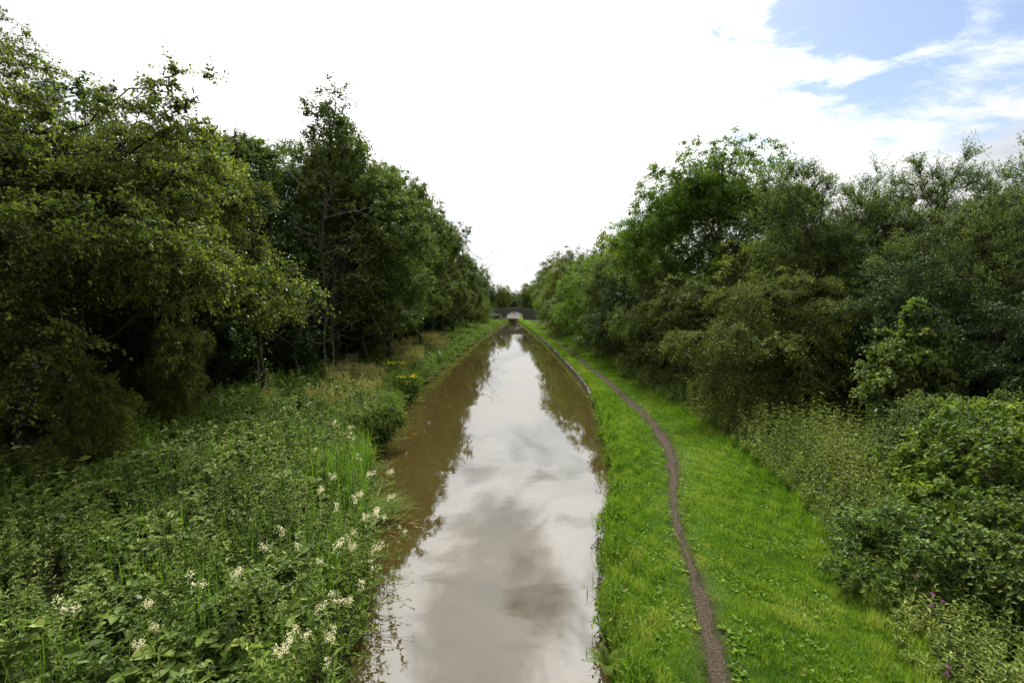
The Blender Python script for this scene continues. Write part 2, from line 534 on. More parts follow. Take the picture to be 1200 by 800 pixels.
# trodden path
pl = on_plane(PATH_PX[:, 1], PATH_PX[:, 0], BANK)
pr = on_plane(PATH_PX[:, 2], PATH_PX[:, 0], BANK)
PY = np.concatenate([np.arange(2.4, 40, 0.12), np.arange(40, 140, 0.8)])
o_ = np.argsort(pl[:, 1])
PLX = np.interp(PY, pl[o_, 1], pl[o_, 0])
PRX = np.interp(PY, pr[o_, 1], pr[o_, 0])
kk = np.ones(7) / 7
sm = lambda a: np.convolve(np.pad(a, 3, mode='edge'), kk, 'valid')
PLX, PRX = sm(PLX), sm(PRX)
nfine = RNG.normal(size=(2, len(PY)))
nfine = np.stack([np.convolve(a, [0.2, 0.3, 0.3, 0.2], 'same') for a in nfine])
nlow = 0.05 * np.stack([np.sin(PY * 2.3) + np.sin(PY * 5.1 + 1), np.sin(PY * 2.9 + 2) + np.sin(PY * 4.3)])
PLXw = PLX + 0.08 * nfine[0] + .17 * (PRX - PLX) + .35 * nlow[0]
PRXw = PRX + 0.08 * nfine[1] - .17 * (PRX - PLX) + .35 * nlow[1]
pv = np.stack([np.stack([PLXw + (PRXw - PLXw) * u, PY, np.full_like(PY, BANK + 0.008 - 0.0 * u)], -1) for u in np.linspace(0, 1, 5)], 1)
pi_ = np.arange(len(PY) * 5).reshape(-1, 5)
pm = build_mesh('dirt_path', pv, np.stack([pi_[:-1, :-1], pi_[:-1, 1:], pi_[1:, 1:], pi_[1:, :-1]], -1).reshape(-1, 4), smooth=True)
m = bpy.data.materials.new('trodden_earth')
m.use_nodes = True
t = NT(m.node_tree)
tc = t.n('ShaderNodeTexCoord')
na = t.noise(tc.outputs['Object'], 1.6, 5, 0.6)
nb = t.noise(tc.outputs['Object'], 22.0, 6, 0.7)
vo = t.n('ShaderNodeTexVoronoi', None, Vector=tc.outputs['Object'], Scale=38.0)
c1 = t.ramp(nb, [(0.3, (0.016, 0.012, 0.008)), (0.55, (0.040, 0.031, 0.021)), (0.8, (0.095, 0.077, 0.055))])
peb = t.math('MULTIPLY', t.rng(vo.outputs['Distance'], 0.16, 0.24, 1, 0), t.rng(na, 0.5, 0.62), True)
c2 = t.mix(peb, c1, (0.17, 0.15, 0.12, 1))
bp = t.n('ShaderNodeBump', None, Strength=0.9, Distance=0.03, Height=t.math('ADD', nb, peb))
p = t.n('ShaderNodeBsdfPrincipled', None, Base_Color=c2, Roughness=0.95, Specular_IOR_Level=0.04, Normal=bp.outputs[0])
t.n('ShaderNodeOutputMaterial', None, Surface=p.outputs[0])
tag(link('dirt_path', pm, m), 'narrow trodden earth path through the grass', None, None, 'structure')


def path_dist(x, y):
    l, r = np.interp(y, PY, PLX), np.interp(y, PY, PRX)
    return np.maximum(l - x, x - r)


# ------------------------------------------------------------------ plant builders
def tree_meshes(name, seed, lobes, trunk, N, K, Mv, twig, leaf, mode='round', flat=0.0, up=0.2, droop=0.25, twig_wood=False,
                shell=0.45, limb_r=0.07, spread=0.8, hang=0.2, oval=False, dead=0):
    """lobes (cx,cy,cz,rx,ry,rz,weight); trunk: list of (x,y,z,r). Returns (wood mesh, leaf mesh)."""
    r = np.random.default_rng(seed)
    lobes = [tuple(l) + (-1,) * (8 - len(l)) for l in lobes]
    lobes = np.array(lobes, float)
    has_sub = (lobes[:, 7] >= 0).any()
    trunk = np.array(trunk, float)
    gs = []
    tt = np.linspace(0, 1, 14)
    ti = np.linspace(0, 1, len(trunk))
    tp = np.stack([np.interp(tt, ti, trunk[:, k]) for k in range(4)], -1)
    tp[1:, :2] += np.cumsum(r.normal(0, 0.05, (13, 2)), 0) * (trunk[-1, 2] / 9)
    rad = tp[:, 3].copy()
    rad[0] *= 1.35
    gs.append(tube_geo(tp[None, :, :3], rad[None], 9))
    nl = len(lobes)
    A, B, Cc = [], [], []
    for li_, lb in enumerate(lobes):
        if lb[7] >= 0:
            k_ = int(lb[7])
            tq = r.uniform(.35, .9)
            a = (1 - tq) ** 2 * A[k_] + 2 * tq * (1 - tq) * B[k_] + tq ** 2 * Cc[k_]
            e = lb[:3] + np.array([0, 0, lb[5] * 0.2])
            A.append(a); B.append((a + e) / 2 + np.array([0, 0, .12 * np.linalg.norm(e - a)]) + r.normal(0, .12, 3)); Cc.append(e)
            continue
        zt = max(tp[1, 2], min(lb[2] - lb[5] * 0.9 - 0.2 * np.hypot(lb[0], lb[1]), tp[-1, 2]))
        a = np.array([np.interp(zt, tp[:, 2], tp[:, k]) for k in range(3)])
        e = lb[:3] + np.array([0, 0, lb[5] * 0.35])
        mid = (a + e) / 2 + np.array([0, 0, 0.1 * np.linalg.norm(e - a)]) + r.normal(0, 0.25, 3)
        A.append(a); B.append(mid); Cc.append(e)
    A, B, Cc = map(np.array, (A, B, Cc))
    limbs = bez(A, B, Cc, 9)
    limbs[:, 1:-1] += r.normal(0, 0.07, (nl, 7, 3))
    lr = limb_r * np.clip(lobes[:, 3:6].mean(1) / 2.0, 0.3, 1.6) * np.where(lobes[:, 7] >= 0, .6, 1.0)
    gs.append(tube_geo(limbs, lr[:, None] * np.linspace(1, 0.25, 9)[None], 6))
    wgt = lobes[:, 6] * np.where(has_sub & (lobes[:, 7] < 0), .12, 1.0) * (lobes[:, 3] * lobes[:, 4] * lobes[:, 5]) ** 0.72
    li = r.choice(nl, N, p=wgt / wgt.sum())
    u = rand_unit(r, (N,))
    rr = shell + (1 - shell) * r.random(N) ** 0.6
    rr *= 1 + 0.13 * r.normal(size=N) + (r.random(N) < .10) * r.uniform(.1, .4, N)
    Cn = lobes[li, :3] + u * lobes[li, 3:6] * rr[:, None]
    Cn[:, 2] = np.maximum(Cn[:, 2], 0.25)
    k = r.integers(2, 9, N)
    att = limbs[li, k]
    md = (att + Cn) / 2 + np.array([0, 0, 0.12]) * np.linalg.norm(Cn - att, axis=1)[:, None] + r.normal(0, 0.1, (N, 3))
    br = bez(att, md, Cn, 5)
    gs.append(tube_geo(br, lr[li][:, None] * 0.30 * np.linspace(1, 0.25, 5)[None], 4))
    out = unit((Cn - lobes[li, :3]) / lobes[li, 3:6])
    d = out[:, None] * spread + rand_unit(r, (N, K)) * 0.75 + np.array([0, 0, up])
    d[..., 2] *= (1 - flat)
    d = unit(d)
    L = twig * r.uniform(0.5, 1.15, (N, K)) * (0.75 + 0.5 * r.random((N, 1)))
    t = np.linspace(0.12, 1.0, Mv)[None, None, :] + r.uniform(-0.05, 0.05, (N, K, Mv))
    base = Cn[:, None, None] + d[:, :, None] * (L[..., None] * t)[..., None]
    base[..., 2] -= droop * L[..., None] * t ** 2
    perp = unit(np.cross(d[:, :, None], rand_unit(r, (N, K, Mv))))
    ax = d[:, :, None] * 0.55 + perp * 0.85 + np.array([0, 0, -hang])
    nrm = np.array([0, 0, 0.9]) + rand_unit(r, (N, K, Mv)) * 0.65 + out[:, None, None] * 0.35
    n = N * K * Mv
    base = base.reshape(-1, 3)
    base += r.normal(0, twig * 0.05, base.shape)
    ll = leaf[0] * r.uniform(0.65, 1.25, n)
    geo_ = (oval_geo if oval else leaf_geo)(base, ax.reshape(-1, 3), nrm.reshape(-1, 3), ll, ll * leaf[1] / leaf[0])
    cv_ = r.normal(0.38, 0.15, (N, 1, 1)) + r.normal(0, 0.08, (N, K, 1)) + r.normal(0, 0.13, (N, K, Mv)) + 0.34 * (t - .55)
    val = np.repeat(np.clip(cv_, 0, 1).reshape(-1), 2 if oval else 1)
    lm = leaf_mesh(name + '_leaves', [(geo_, val)])
    if twig_wood:
        tw = np.stack([Cn[:, None] + d * 0, Cn[:, None] + d * (L * 0.5)[..., None] - np.array([0, 0, 0.25 * droop]) * L[..., None],
                       Cn[:, None] + d * L[..., None] - np.array([0, 0, droop]) * L[..., None]], 2).reshape(-1, 3, 3)
        gs.append(tube_geo(tw, np.array([[0.009, 0.006, 0.003]]), 3))
    for _ in range(dead):            # bare twisting branches that stand out of the crown
        lb = lobes[r.integers(nl)]
        p0 = lb[:3] + np.array([r.uniform(-.5, .5) * lb[3], r.uniform(-.5, .5) * lb[4], lb[5] * 0.5])
        dd = unit(np.array([r.normal(0, .6), r.normal(0, .4), 1.0]))
        ln = lb[5] * r.uniform(0.5, 0.95)
        pts = p0 + dd * (np.linspace(0, 1, 8)[:, None] * ln) + np.cumsum(r.normal(0, 0.09, (8, 3)), 0)
        gs.append(tube_geo(pts[None], np.linspace(0.045, 0.008, 8)[None], 5))
        for j in range(5):
            q0 = pts[r.integers(3, 7)]
            dq = unit(dd + r.normal(0, 0.8, 3))
            q = q0 + dq * (np.linspace(0, 1, 6)[:, None] * ln * r.uniform(0.2, 0.5)) + np.cumsum(r.normal(0, 0.05, (6, 3)), 0)
            gs.append(tube_geo(q[None], np.linspace(0.018, 0.004, 6)[None], 4))
    V, Qd = join_geo(gs)
    wm_ = build_mesh(name + '_wood', V, Qd, smooth=True)
    return wm_, lm


def tree(name, loc, label, cat, meshes, mat, bark, group=None, rot=0.0, scale=1.0):
    t_ = thing(name, loc, label, cat, group, rot, scale)
    link('trunk', meshes[0], bark, t_)
    link('crown', meshes[1], mat, t_)
    return t_


def gz(x, y):
    return float(ground_z(x, y))


def rand_lobes(seed, n, R, z0, z1, top=0.55, lr=(0.35, 0.5), squash=1.0):
    """a crown of n overlapping lobes inside a rounded envelope"""
    r = np.random.default_rng(seed)
    out = []
    for i in range(n):
        f = (i + 0.5) / n
        z = z0 + (z1 - z0) * f
        env = math.sqrt(max(0.05, 1 - ((f - top * 0.6) / (1.15 - top * 0.6 if f > top * 0.6 else top * 1.3)) ** 2))
        a = i * 2.4 + r.uniform(-.5, .5)
        rad = R * env * r.uniform(0.35, 0.75)
        s = R * r.uniform(*lr) * (0.55 + 0.45 * env)
        out.append((math.cos(a) * rad, math.sin(a) * rad, z, s, s, s * squash, 1.0))
    return out


def sub(lobes, n, f, squash, seed, top=0.25):
    """break every lobe into n smaller ones spread over its outer part"""
    r = np.random.default_rng(seed)
    out = []
    for lb in lobes:
        for k in range(n):
            u = rand_unit(r, ())
            u[2] += top
            u = u / np.linalg.norm(u) * r.uniform(.45, .95)
            ff = f * r.uniform(.75, 1.3)
            out.append((lb[0] + u[0] * lb[3], lb[1] + u[1] * lb[4], lb[2] + u[2] * lb[5], lb[3] * ff, lb[4] * ff, lb[5] * ff * squash, lb[6] * r.uniform(.7, 1.3), lobes.index(lb)))
    return [tuple(lb[:7]) + (-1,) for lb in lobes] + out


# ------------------------------------------------------------------ trees: prototypes
# big spreading hawthorn at the near left
lob = [(0.2, 0, 7.0, 3.2, 3.0, 2.2, 1), (2.2, -0.4, 5.6, 2.6, 2.4, 1.6, 1.1), (-2.5, 0.2, 7.6, 2.8, 2.4, 2.0, 1), (1.0, -1.6, 5.0, 2.8, 1.8, 1.4, 1), (-2.6, -1.6, 4.6, 2.6, 2.0, 1.6, 1),
       (3.6, 0.2, 4.4, 1.9, 1.6, 1.0, 1), (0.6, -2.0, 3.4, 2.2, 1.5, 1.2, .9), (-3.2, -2.2, 2.6, 1.9, 1.6, 1.5, .8), (1.9, 0.3, 8.2, 1.7, 1.5, 1.3, .7), (-0.8, 0.2, 9.2, 1.6, 1.4, 1.1, .55), (-1.4, -2.4, 1.8, 1.2, 0.9, 1.2, .6), (2.8, 0, 8.0, 1.4, 1.3, 1.1, .5), (-2.4, -1.9, 1.3, 1.6, 1.0, 1.1, .9), (-.6, -1.9, 1.9, 1.2, .9, 1.2, .8), (-4.4, -1.6, 2.0, 1.6, 1.4, 1.6, .9), (3.0, .2, 9.2, 1.0, .8, .7, .3)]
hawA = tree_meshes('near_hawthorn', 11, sub(lob, 6, .54, .55, 1), [(0, 0, 0, .24), (.1, 0, 2.5, .2), (-.1, .1, 5.5, .14), (-.2, .1, 8, .06)], 1500, 9, 12, 0.62, (0.085, 0.058),
                   flat=0.45, up=0.1, droop=0.3, twig_wood=True, dead=6, oval=True)
lob = [(0.2, 0, 5.8, 2.6, 2.4, 1.9, 1), (2.2, -0.6, 4.6, 2.2, 1.9, 1.2, 1.1), (-1.8, 0.2, 6.8, 2.2, 2.0, 1.7, 1), (0.6, -1.6, 4.0, 2.2, 1.5, 1.1, 1), (3.4, -0.6, 3.6, 1.5, 1.3, 0.7, 1),
       (1.4, 0.4, 7.4, 1.7, 1.5, 1.5, .9), (-1.6, -1.4, 3.6, 1.7, 1.5, 1.2, .9), (0.2, 0.3, 8.6, 1.3, 1.2, 1.2, .5)]
hawB = tree_meshes('second_hawthorn', 12, sub(lob, 6, .55, .55, 2), [(0, 0, 0, .2), (.1, 0, 2.5, .16), (.1, .1, 5, .1), (0, .1, 8, .05)], 1000, 9, 12, 0.6, (0.09, 0.06),
                   flat=0.45, up=0.12, droop=0.28, twig_wood=True, dead=6)
# thin feathery tall tree
feath = tree_meshes('feathery_tree', 13, rand_lobes(3, 15, 4.6, 4.0, 13.5, .5, (.28, .40), .7), [(0, 0, 0, .28), (.2, 0, 5, .2), (.1, .2, 10, .1), (0, 0, 13.5, .04)], 620, 8, 11, 0.7, (0.10, 0.06),
                    flat=0.3, twig_wood=True, shell=0.2)
# alder / poplar of the row
alders = []
for s_, (n_, R_, z0_, z1_) in enumerate([(17, 3.5, 4.0, 15.2), (15, 3.8, 3.6, 14.6), (16, 3.2, 3.0, 14.8)]):
    alders.append(tree_meshes('alder%d' % s_, 21 + s_, sub(rand_lobes(40 + s_, n_, R_, z0_, z1_, .45, (.40, .56), 1.15), 3, .56, .9, 40 + s_, .4) + [(0, 0, z1_ + .2, .8, .8, 1.7, .8)],
                              [(0, 0, 0, .2), (.1, 0, 5, .16), (0, .1, 10, .09), (0, 0, z1_ + .8, .025)], 1000, 8, 11, 0.8, (0.135, 0.105), up=0.45, spread=0.9, shell=0.3, limb_r=0.05))
lead = [(math.cos(i * 2.4) * r_, math.sin(i * 2.4) * r_, z_, s_, s_, s_ * 1.15, 1.0) for i, (r_, z_, s_) in enumerate(
    [(1.9, 3.4, 1.7), (2.2, 4.6, 1.9), (2.1, 5.8, 2.0), (2.2, 7.0, 1.9), (1.9, 8.2, 1.9), (1.9, 9.2, 1.8), (1.6, 10.2, 1.7), (1.5, 11.0, 1.5), (1.5, 12.0, 1.5), (1.2, 12.8, 1.4), (1.0, 13.6, 1.3), (.8, 14.5, 1.1), (.6, 15.4, .95), (.3, 16.4, .8), (0, 17.5, .6)])]
leader = tree_meshes('leader_alder', 29, lead, [(0, 0, 0, .2), (.1, 0, 5, .16), (0, .1, 10, .09), (0, 0, 18, .02)], 1050, 8, 11, 0.85, (0.13, 0.10), up=0.55, spread=0.9, shell=0.3, limb_r=0.05)
# open ash with rounded billows
ash_l = [(0, 0, 13.8, 3.0, 3, 2.2, 1), (-2.8, -.4, 12.2, 2.4, 2.2, 1.9, 1), (2.8, 0, 12.8, 2.4, 2.4, 2.0, 1), (-4.8, -.6, 10.2, 2.1, 2, 1.6, 1), (4.6, -.4, 10.8, 2.2, 2, 1.8, 1), (-1.2, -1.8, 10.4, 2.4, 2, 1.7, 1),
         (1.8, -1.6, 10, 2.2, 2, 1.7, .9), (-6.0, -.6, 8.0, 1.8, 1.8, 1.5, 1), (-3.4, -1.6, 8.0, 2.2, 2, 1.6, 1), (.2, 1.8, 11, 3, 2.4, 2.4, .8), (3.6, -1.6, 8.2, 2.2, 2, 1.6, 1), (0, -2.2, 7.6, 2.2, 2, 1.5, .9), (6, -.4, 8.4, 1.8, 1.8, 1.5, .9)]
ash = tree_meshes('ash', 31, sub(ash_l, 5, .60, .85, 4), [(0, 0, 0, .32), (.2, 0, 5, .25), (0, 0, 10, .14), (0, 0, 14.5, .04)], 1350, 9, 12, 0.85, (0.15, 0.075), droop=0.4, hang=0.45, shell=0.55, limb_r=0.08)
# grey-green willow
wil = []
for s_ in range(2):
    wil.append(tree_meshes('willow%d' % s_, 33 + s_, sub(rand_lobes(60 + s_, 15, 4.2, 2.0, 8.2, .6, (.38, .5), .95), 4, .5, .9, 60 + s_, .5), [(0, 0, 0, .22), (.2, 0, 3, .16), (-.1, .1, 6, .09), (0, 0, 8.5, .03)],
                           860, 9, 12, 0.85, (0.105, 0.036), up=0.7, spread=0.9, droop=0.1, hang=-0.15, shell=0.45, twig_wood=True))
# hawthorn by the towpath, drooping sprays
hr = [(0, 0, 4.2, 2.4, 2.2, 1.6, 1), (-2.2, -.8, 3.4, 1.9, 1.7, 1.3, 1.1), (2.0, -.6, 3.6, 2.0, 1.8, 1.4, 1), (0, -1.6, 2.7, 2.2, 1.6, 1.4, 1.1), (-2.8, -1.0, 2.0, 1.5, 1.4, 1.2, 1), (2.8, -.8, 1.9, 1.7, 1.5, 1.4, 1), (.2, -1.8, 1.3, 2.0, 1.3, 1.1, 1), (.6, .2, 5.6, 1.5, 1.4, .9, .7), (-1.2, -.2, 5.0, 1.4, 1.2, .9, .8)]
hawR = tree_meshes('drooping_hawthorn', 41, sub(hr, 6, .5, .5, 3), [(0, 0, 0, .2), (.1, 0, 1.5, .16), (0, 0, 3, .1), (0, 0, 5, .04)], 900, 9, 12, 0.62, (0.085, 0.052), flat=0.5, droop=0.6, hang=0.3, shell=0.62, up=0.15)
# generic hedge shrubs
hedge = []
for s_ in range(3):
    hedge.append(tree_meshes('hedge%d' % s_, 51 + s_, sub(rand_lobes(70 + s_, 13, 2.9, 0.9, 6.0, .5, (.44, .6), .9), 4, .5, .75, 70 + s_), [(0, 0, 0, .15), (.1, 0, 2, .1), (0, .1, 4, .06), (0, 0, 6, .02)], 640, 8, 11, 0.62, (0.105, 0.066),
                             flat=0.2, droop=0.3, shell=0.5))
# dark filling tree of the wood
fill = [tree_meshes('wood%d' % s_, 81 + s_, rand_lobes(90 + s_, 12, 4.4, 1.6, 11.5, .5, (.45, .6), 1.05), [(0, 0, 0, .22), (.2, 0, 4, .16), (0, .1, 8, .09), (0, 0, 11, .03)], 520, 8, 9, 0.95, (0.19, 0.14), shell=0.4) for s_ in range(2)]
# sycamore sapling with big leaves
syc = tree_meshes('sycamore', 61, [(0, 0, 2.5, .9, .8, .8, 1), (-.8, 0, 1.9, .8, .7, .6, 1), (.8, 0, 1.9, .8, .7, .6, 1), (0, -.5, 1.5, 1.0, .6, .6, 1)], [(0, 0, 0, .05), (0, 0, 2, .03), (0, 0, 3.6, .012)],
                  150, 7, 6, 0.36, (0.115, 0.10), flat=0.4, hang=0.4, shell=0.5, limb_r=0.02, oval=True)


def place(kind, name, x, y, label, cat, mesh, mat, bark, group, rot=0.0, s=1.0):
    return tree(name, (x, y, gz(x, y) - 0.05), label, cat, mesh, mat, bark, group, rot, s)


GL, GW, GR, GF = 'trees along the left bank', 'trees deep in the left wood', 'trees and shrubs along the towpath', 'trees around the far bridge'
place('h', 'hawthorn_tree', -11.4, 13.2, 'large yellow green hawthorn overhanging the near left undergrowth, with dead twigs on top', 'tree', hawA, M['hawthorn'], M['bark'], GL, 0, (1.0, 1.0, 1.01))
place('h', 'hawthorn_tree', -13.0, 20.3, 'hawthorn with pale arching side sprays, between the big near hawthorn and the tall row', 'tree', hawB, M['hawthorn'], M['bark'], GL, 0, (1.0, 1.0, 1.14))
place('h', 'feathery_tree', -17.0, 15.2, 'tall thin crowned tree at the left edge with dark limbs showing against the sky', 'tree', feath, M['hawthorn'], M['bark'], GL, 0.6, (.85, .85, .92))

alders.append(leader)
rowspec = [  # x, y, mesh, scale xy, scale z, rot, label
    (-11.6, 34, 3, 1.15, 1.02, 0.3, 'tallest tree of the left row, with a slender leading shoot above the rest'),
    (-16.0, 31, 2, 1.1, 0.88, 3.3, 'lower tree between the second hawthorn and the tallest tree of the row'),
    (-13.5, 41, 1, 1.1, 1.12, 0.6, 'broad tree just behind the tallest tree of the left row'),
    (-9.0, 37, 1, 0.95, 0.90, 1.2, 'dark trunked tree nearest the water at the start of the left row'),
    (-10.6, 45, 2, 0.95, 1.02, 2.2, 'second tall tree of the left row, behind the dark trunk by the water'),
    (-9.9, 55, 0, 0.95, 1.05, 4.0, 'full crowned tree in the middle of the left row'),
    (-9.4, 67, 1, 0.95, 1.03, 3.0, 'tree past the middle of the left row, its crown sloping toward the bridge'),
    (-9.3, 80, 2, 1.0, 0.95, 5.2, 'tree near the far end of the left row with leaves reaching toward the canal'),
    (-8.6, 97, 0, 0.95, 0.85, 1.0, 'last tall tree of the left row before the lighter bushes'),
]
al_first = {}
for x, y, mi, sxy, sz_, rot, lab in rowspec:
    if mi not in al_first:
        al_first[mi] = place('a', 'alder_tree', x, y, lab, 'tree', alders[mi], M['alder'], M['bark'], GL, rot, (sxy, sxy, sz_))
    else:
        copy_thing(al_first[mi], (x, y, gz(x, y) - .05), lab, rot, (sxy, sxy, sz_), GL)

# the shady wood behind
r_ = np.random.default_rng(5)
fill_first = {}
wood_spots = [(-20, 10), (-17, 22), (-23, 18), (-15, 28), (-20, 29), (-26, 27), (-14.5, 39), (-20, 40), (-15.5, 49), (-21, 53), (-15, 60), (-21, 68), (-14.5, 74), (-20, 84), (-14, 90), (-15, 108), (-22, 105), (-28, 8), (-30, 38), (-32, 62), (-32, 95)]
for i, (x, y) in enumerate(wood_spots):
    mi = i % 2
    s = r_.uniform(0.85, 1.1)
    lab = 'dark leafy tree standing deep in the wood behind the left row'
    if mi not in fill_first:
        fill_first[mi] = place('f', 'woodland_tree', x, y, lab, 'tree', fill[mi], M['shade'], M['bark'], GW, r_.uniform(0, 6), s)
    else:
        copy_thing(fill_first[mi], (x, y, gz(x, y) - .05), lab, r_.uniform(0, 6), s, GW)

# slim trunks that show at the wood's edge
pole_spots = [(-13.4, 13.6, .10), (-10.2, 20.5, .07), (-12.0, 24, .06), (-11.2, 27, .05), (-10.6, 30, .06), (-11.4, 32, .05), (-9.8, 34.5, .06), (-9.9, 41, .09), (-9.0, 50, .10), (-9.2, 61, .09)]
plab = ['leaning ivy clad trunk at the dark left edge', 'thin pale stem rising from nettles below the second hawthorn', 'slim bare trunk in the shade behind the pale seed grass', 'slim twin trunk beside the shady seed grass',
        'thin straight trunk in front of the tall row', 'thin leaning trunk deep in the shade before the tall row', 'slender trunk beside the dark trunk by the water', 'dark straight trunk behind the yellow flowers', 'dark trunk standing where the left row meets the green bank', 'far dark trunk of the row above the green bank']
for (x, y, rad), lab in zip(pole_spots, plab):
    rr = np.random.default_rng(int(x * -31 + y))
    hgt = rr.uniform(6, 9)
    pts = np.stack([np.cumsum(rr.normal(0, .10, 14)), np.cumsum(rr.normal(0, .08, 14)), np.linspace(-.1, hgt, 14)], -1)
    gs = [tube_geo(pts[None], np.linspace(rad * 1.2, rad * .45, 14)[None], 7)]
    for j in range(9):
        q0 = pts[rr.integers(4, 13)]
        dq = unit(np.array([rr.normal(), rr.normal(), rr.uniform(0.2, 1.2)]))
        q = q0 + dq * (np.linspace(0, 1, 7)[:, None] * rr.uniform(1, 2.4)) + np.cumsum(rr.normal(0, .07, (7, 3)), 0)
        gs.append(tube_geo(q[None], np.linspace(rad * .4, .006, 7)[None], 4))
    tr_ = thing('slender_tree', (x, y, gz(x, y)), lab, 'tree', 'slender trunks at the edge of the wood')
    link('trunk', build_mesh('slender_trunk', *join_geo(gs), smooth=True), M['bark_grey'] if rad < .07 else M['bark'], tr_)
    # ivy and a few shaded leaves along the stem
    nn = 700
    k = rr.integers(0, 14, nn)
    P = pts[k] + rr.normal(0, 1, (nn, 3)) * np.array([.28, .28, .35]) * (0.3 + (k / 14)[:, None] * 2.2)
    g = leaf_geo(P, rr.normal(size=(nn, 3)) + np.array([0, 0, -.4]), rr.normal(size=(nn, 3)) + np.array([0, 0, .8]), rr.uniform(.06, .11, nn), rr.uniform(.05, .08, nn))
    link('crown', leaf_mesh('slender_leaves', [(g, rr.random(nn) * .6)]), M['hedge'], tr_)

# understorey shrubs in the shade
und = [(-13.6, 17.5, .62), (-14.4, 23.5, .7), (-12.8, 28.5, .7), (-11.4, 40, .55), (-11.2, 52, .6), (-11, 63, .6), (-10.6, 75, .65), (-15.5, 11.0, .7), (-13.2, 34, .7), (-17, 7.5, .75)]
ulab = ['shaded shrub under the second hawthorn', 'dim shrub in the gap behind the second hawthorn', 'shaded shrub at the foot of the tall row', 'low shrub behind the dark trunk by the water', 'low shrub under the middle of the left row', 'shaded shrub under the far half of the left row',
        'bushy growth at the far end under the left row', 'dark shrub beneath the big near hawthorn', 'deep shade shrub behind the slim trunks', 'dark shrub at the lower left edge of the wood']
u_first = None
for (x, y, s), lab in zip(und, ulab):
    if u_first is None:
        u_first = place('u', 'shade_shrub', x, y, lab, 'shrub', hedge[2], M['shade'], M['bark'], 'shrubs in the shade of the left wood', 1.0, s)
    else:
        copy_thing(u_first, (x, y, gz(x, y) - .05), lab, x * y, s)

for i, (x, y, s, lab) in enumerate([(-9.9, 11.9, .30, 'leafy bush hanging in front of the big near hawthorn trunk'), (-14.2, 12.4, .62, 'leafy bush at the left frame edge below the big near hawthorn'), (-10.6, 16.4, .42, 'lower leafy sprays between the two hawthorn trunks')]):
    b_ = place('u', 'leafy_shrub', x, y, lab, 'shrub', hedge[i % 2], M['hawthorn'], M['bark'], 'shrubs under the near hawthorns', i * 2.0 + 1, (s * 1.1, s * .8, s * 1.3))

# right side
place('x', 'ash_tree', 13.2, 34, 'tallest tree on the right, an open crowned ash with dark limbs showing', 'tree', ash, M['ash'], M['bark'], GR, 0.2, .95)
place('x', 'hawthorn_tree', 10.6, 20.5, 'drooping hawthorn with rusty tinged sprays beside the nettle strip', 'tree', hawR, M['hawthorn_brown'], M['bark'], GR, 0, .93)
wl = [(15.2, 25.5, 0, 1.12, 0.4, 'silvery willow between the ash and the dark gap on the right'),
      (19.0, 23.0, 1, 1.10, 2.1, 'tall grey green willow at the upper right, with wispy shoots against the sky'),
      (16.6, 19.2, 0, 0.80, 3.5, 'grey green willow shading the dark gap behind the bright sycamore'),
      (22.5, 20.0, 1, 1.15, 5.1, 'willow at the right edge of the picture, cut off by the frame')]
w_first = {}
for x, y, mi, s, rot, lab in wl:
    if mi not in w_first:
        w_first[mi] = place('w', 'willow_tree', x, y, lab, 'tree', wil[mi], M['willow'], M['bark'], GR, rot, s)
    else:
        copy_thing(w_first[mi], (x, y, gz(x, y) - .05), lab, rot, s, GR)
hs = [(9.7, 26.5, 0, 0.95, 'dark leafy shrub just beyond the drooping hawthorn'), (12.6, 26.0, 1, 1.15, 'rounded grey green bush behind the drooping hawthorn'), (9.6, 32, 1, 1.0, 'hedge bush with light green tips beyond the drooping hawthorn'), (9.4, 38, 2, 1.2, 'bulging hedge bush below the open ash'),
      (9.2, 45, 0, 1.25, 'hedge bush below the left side of the ash'), (9.0, 53, 1, 1.35, 'pale tipped hedge bush halfway to the bridge'), (9.3, 62, 2, 1.5, 'tall hedge bush past halfway to the bridge'), (9.0, 73, 0, 1.6, 'dense rounded hedge tree near the far bend of the towpath'),
      (9.6, 86, 1, 1.9, 'tall hedge tree with loose crown before the bridge'), (10.2, 101, 2, 1.9, 'round crowned tree close to the right end of the bridge'), (10.8, 120, 0, 1.9, 'bright green tree leaning over the right end of the bridge'), (13, 48, 1, 1.75, 'taller bush rising behind the hedge left of the ash'), (12.8, 62, 0, 1.9, 'tree standing behind the hedge halfway along'),
      (12.6, 78, 2, 1.9, 'tree rising behind the dense hedge tree'), (13.8, 29, 2, 1.2, 'dark bush at the foot of the ash')]
h_first = {}
for i, (x, y, mi, s, lab) in enumerate(hs):
    key = mi
    sc_ = (s, s, s * (1.0 + 0.08 * ((i * 7) % 3 - 1)))
    if key not in h_first:
        h_first[key] = place('hd', 'hedge_shrub', x, y, lab, 'shrub', hedge[mi], M['hedge'], M['bark'], GR, i * 1.7, sc_)
    else:
        copy_thing(h_first[key], (x, y, gz(x, y) - .05), lab, i * 1.7, sc_, GR, [None, M['alder'], M['ash'], M['willow']][(i * 5 + 1) % 4] if y > 47 else M['alder'])
for ch in h_first[0].children:
    if ch.name.startswith('crown'):
        ch.material_slots[0].link = 'OBJECT'
        ch.material_slots[0].material = M['alder']
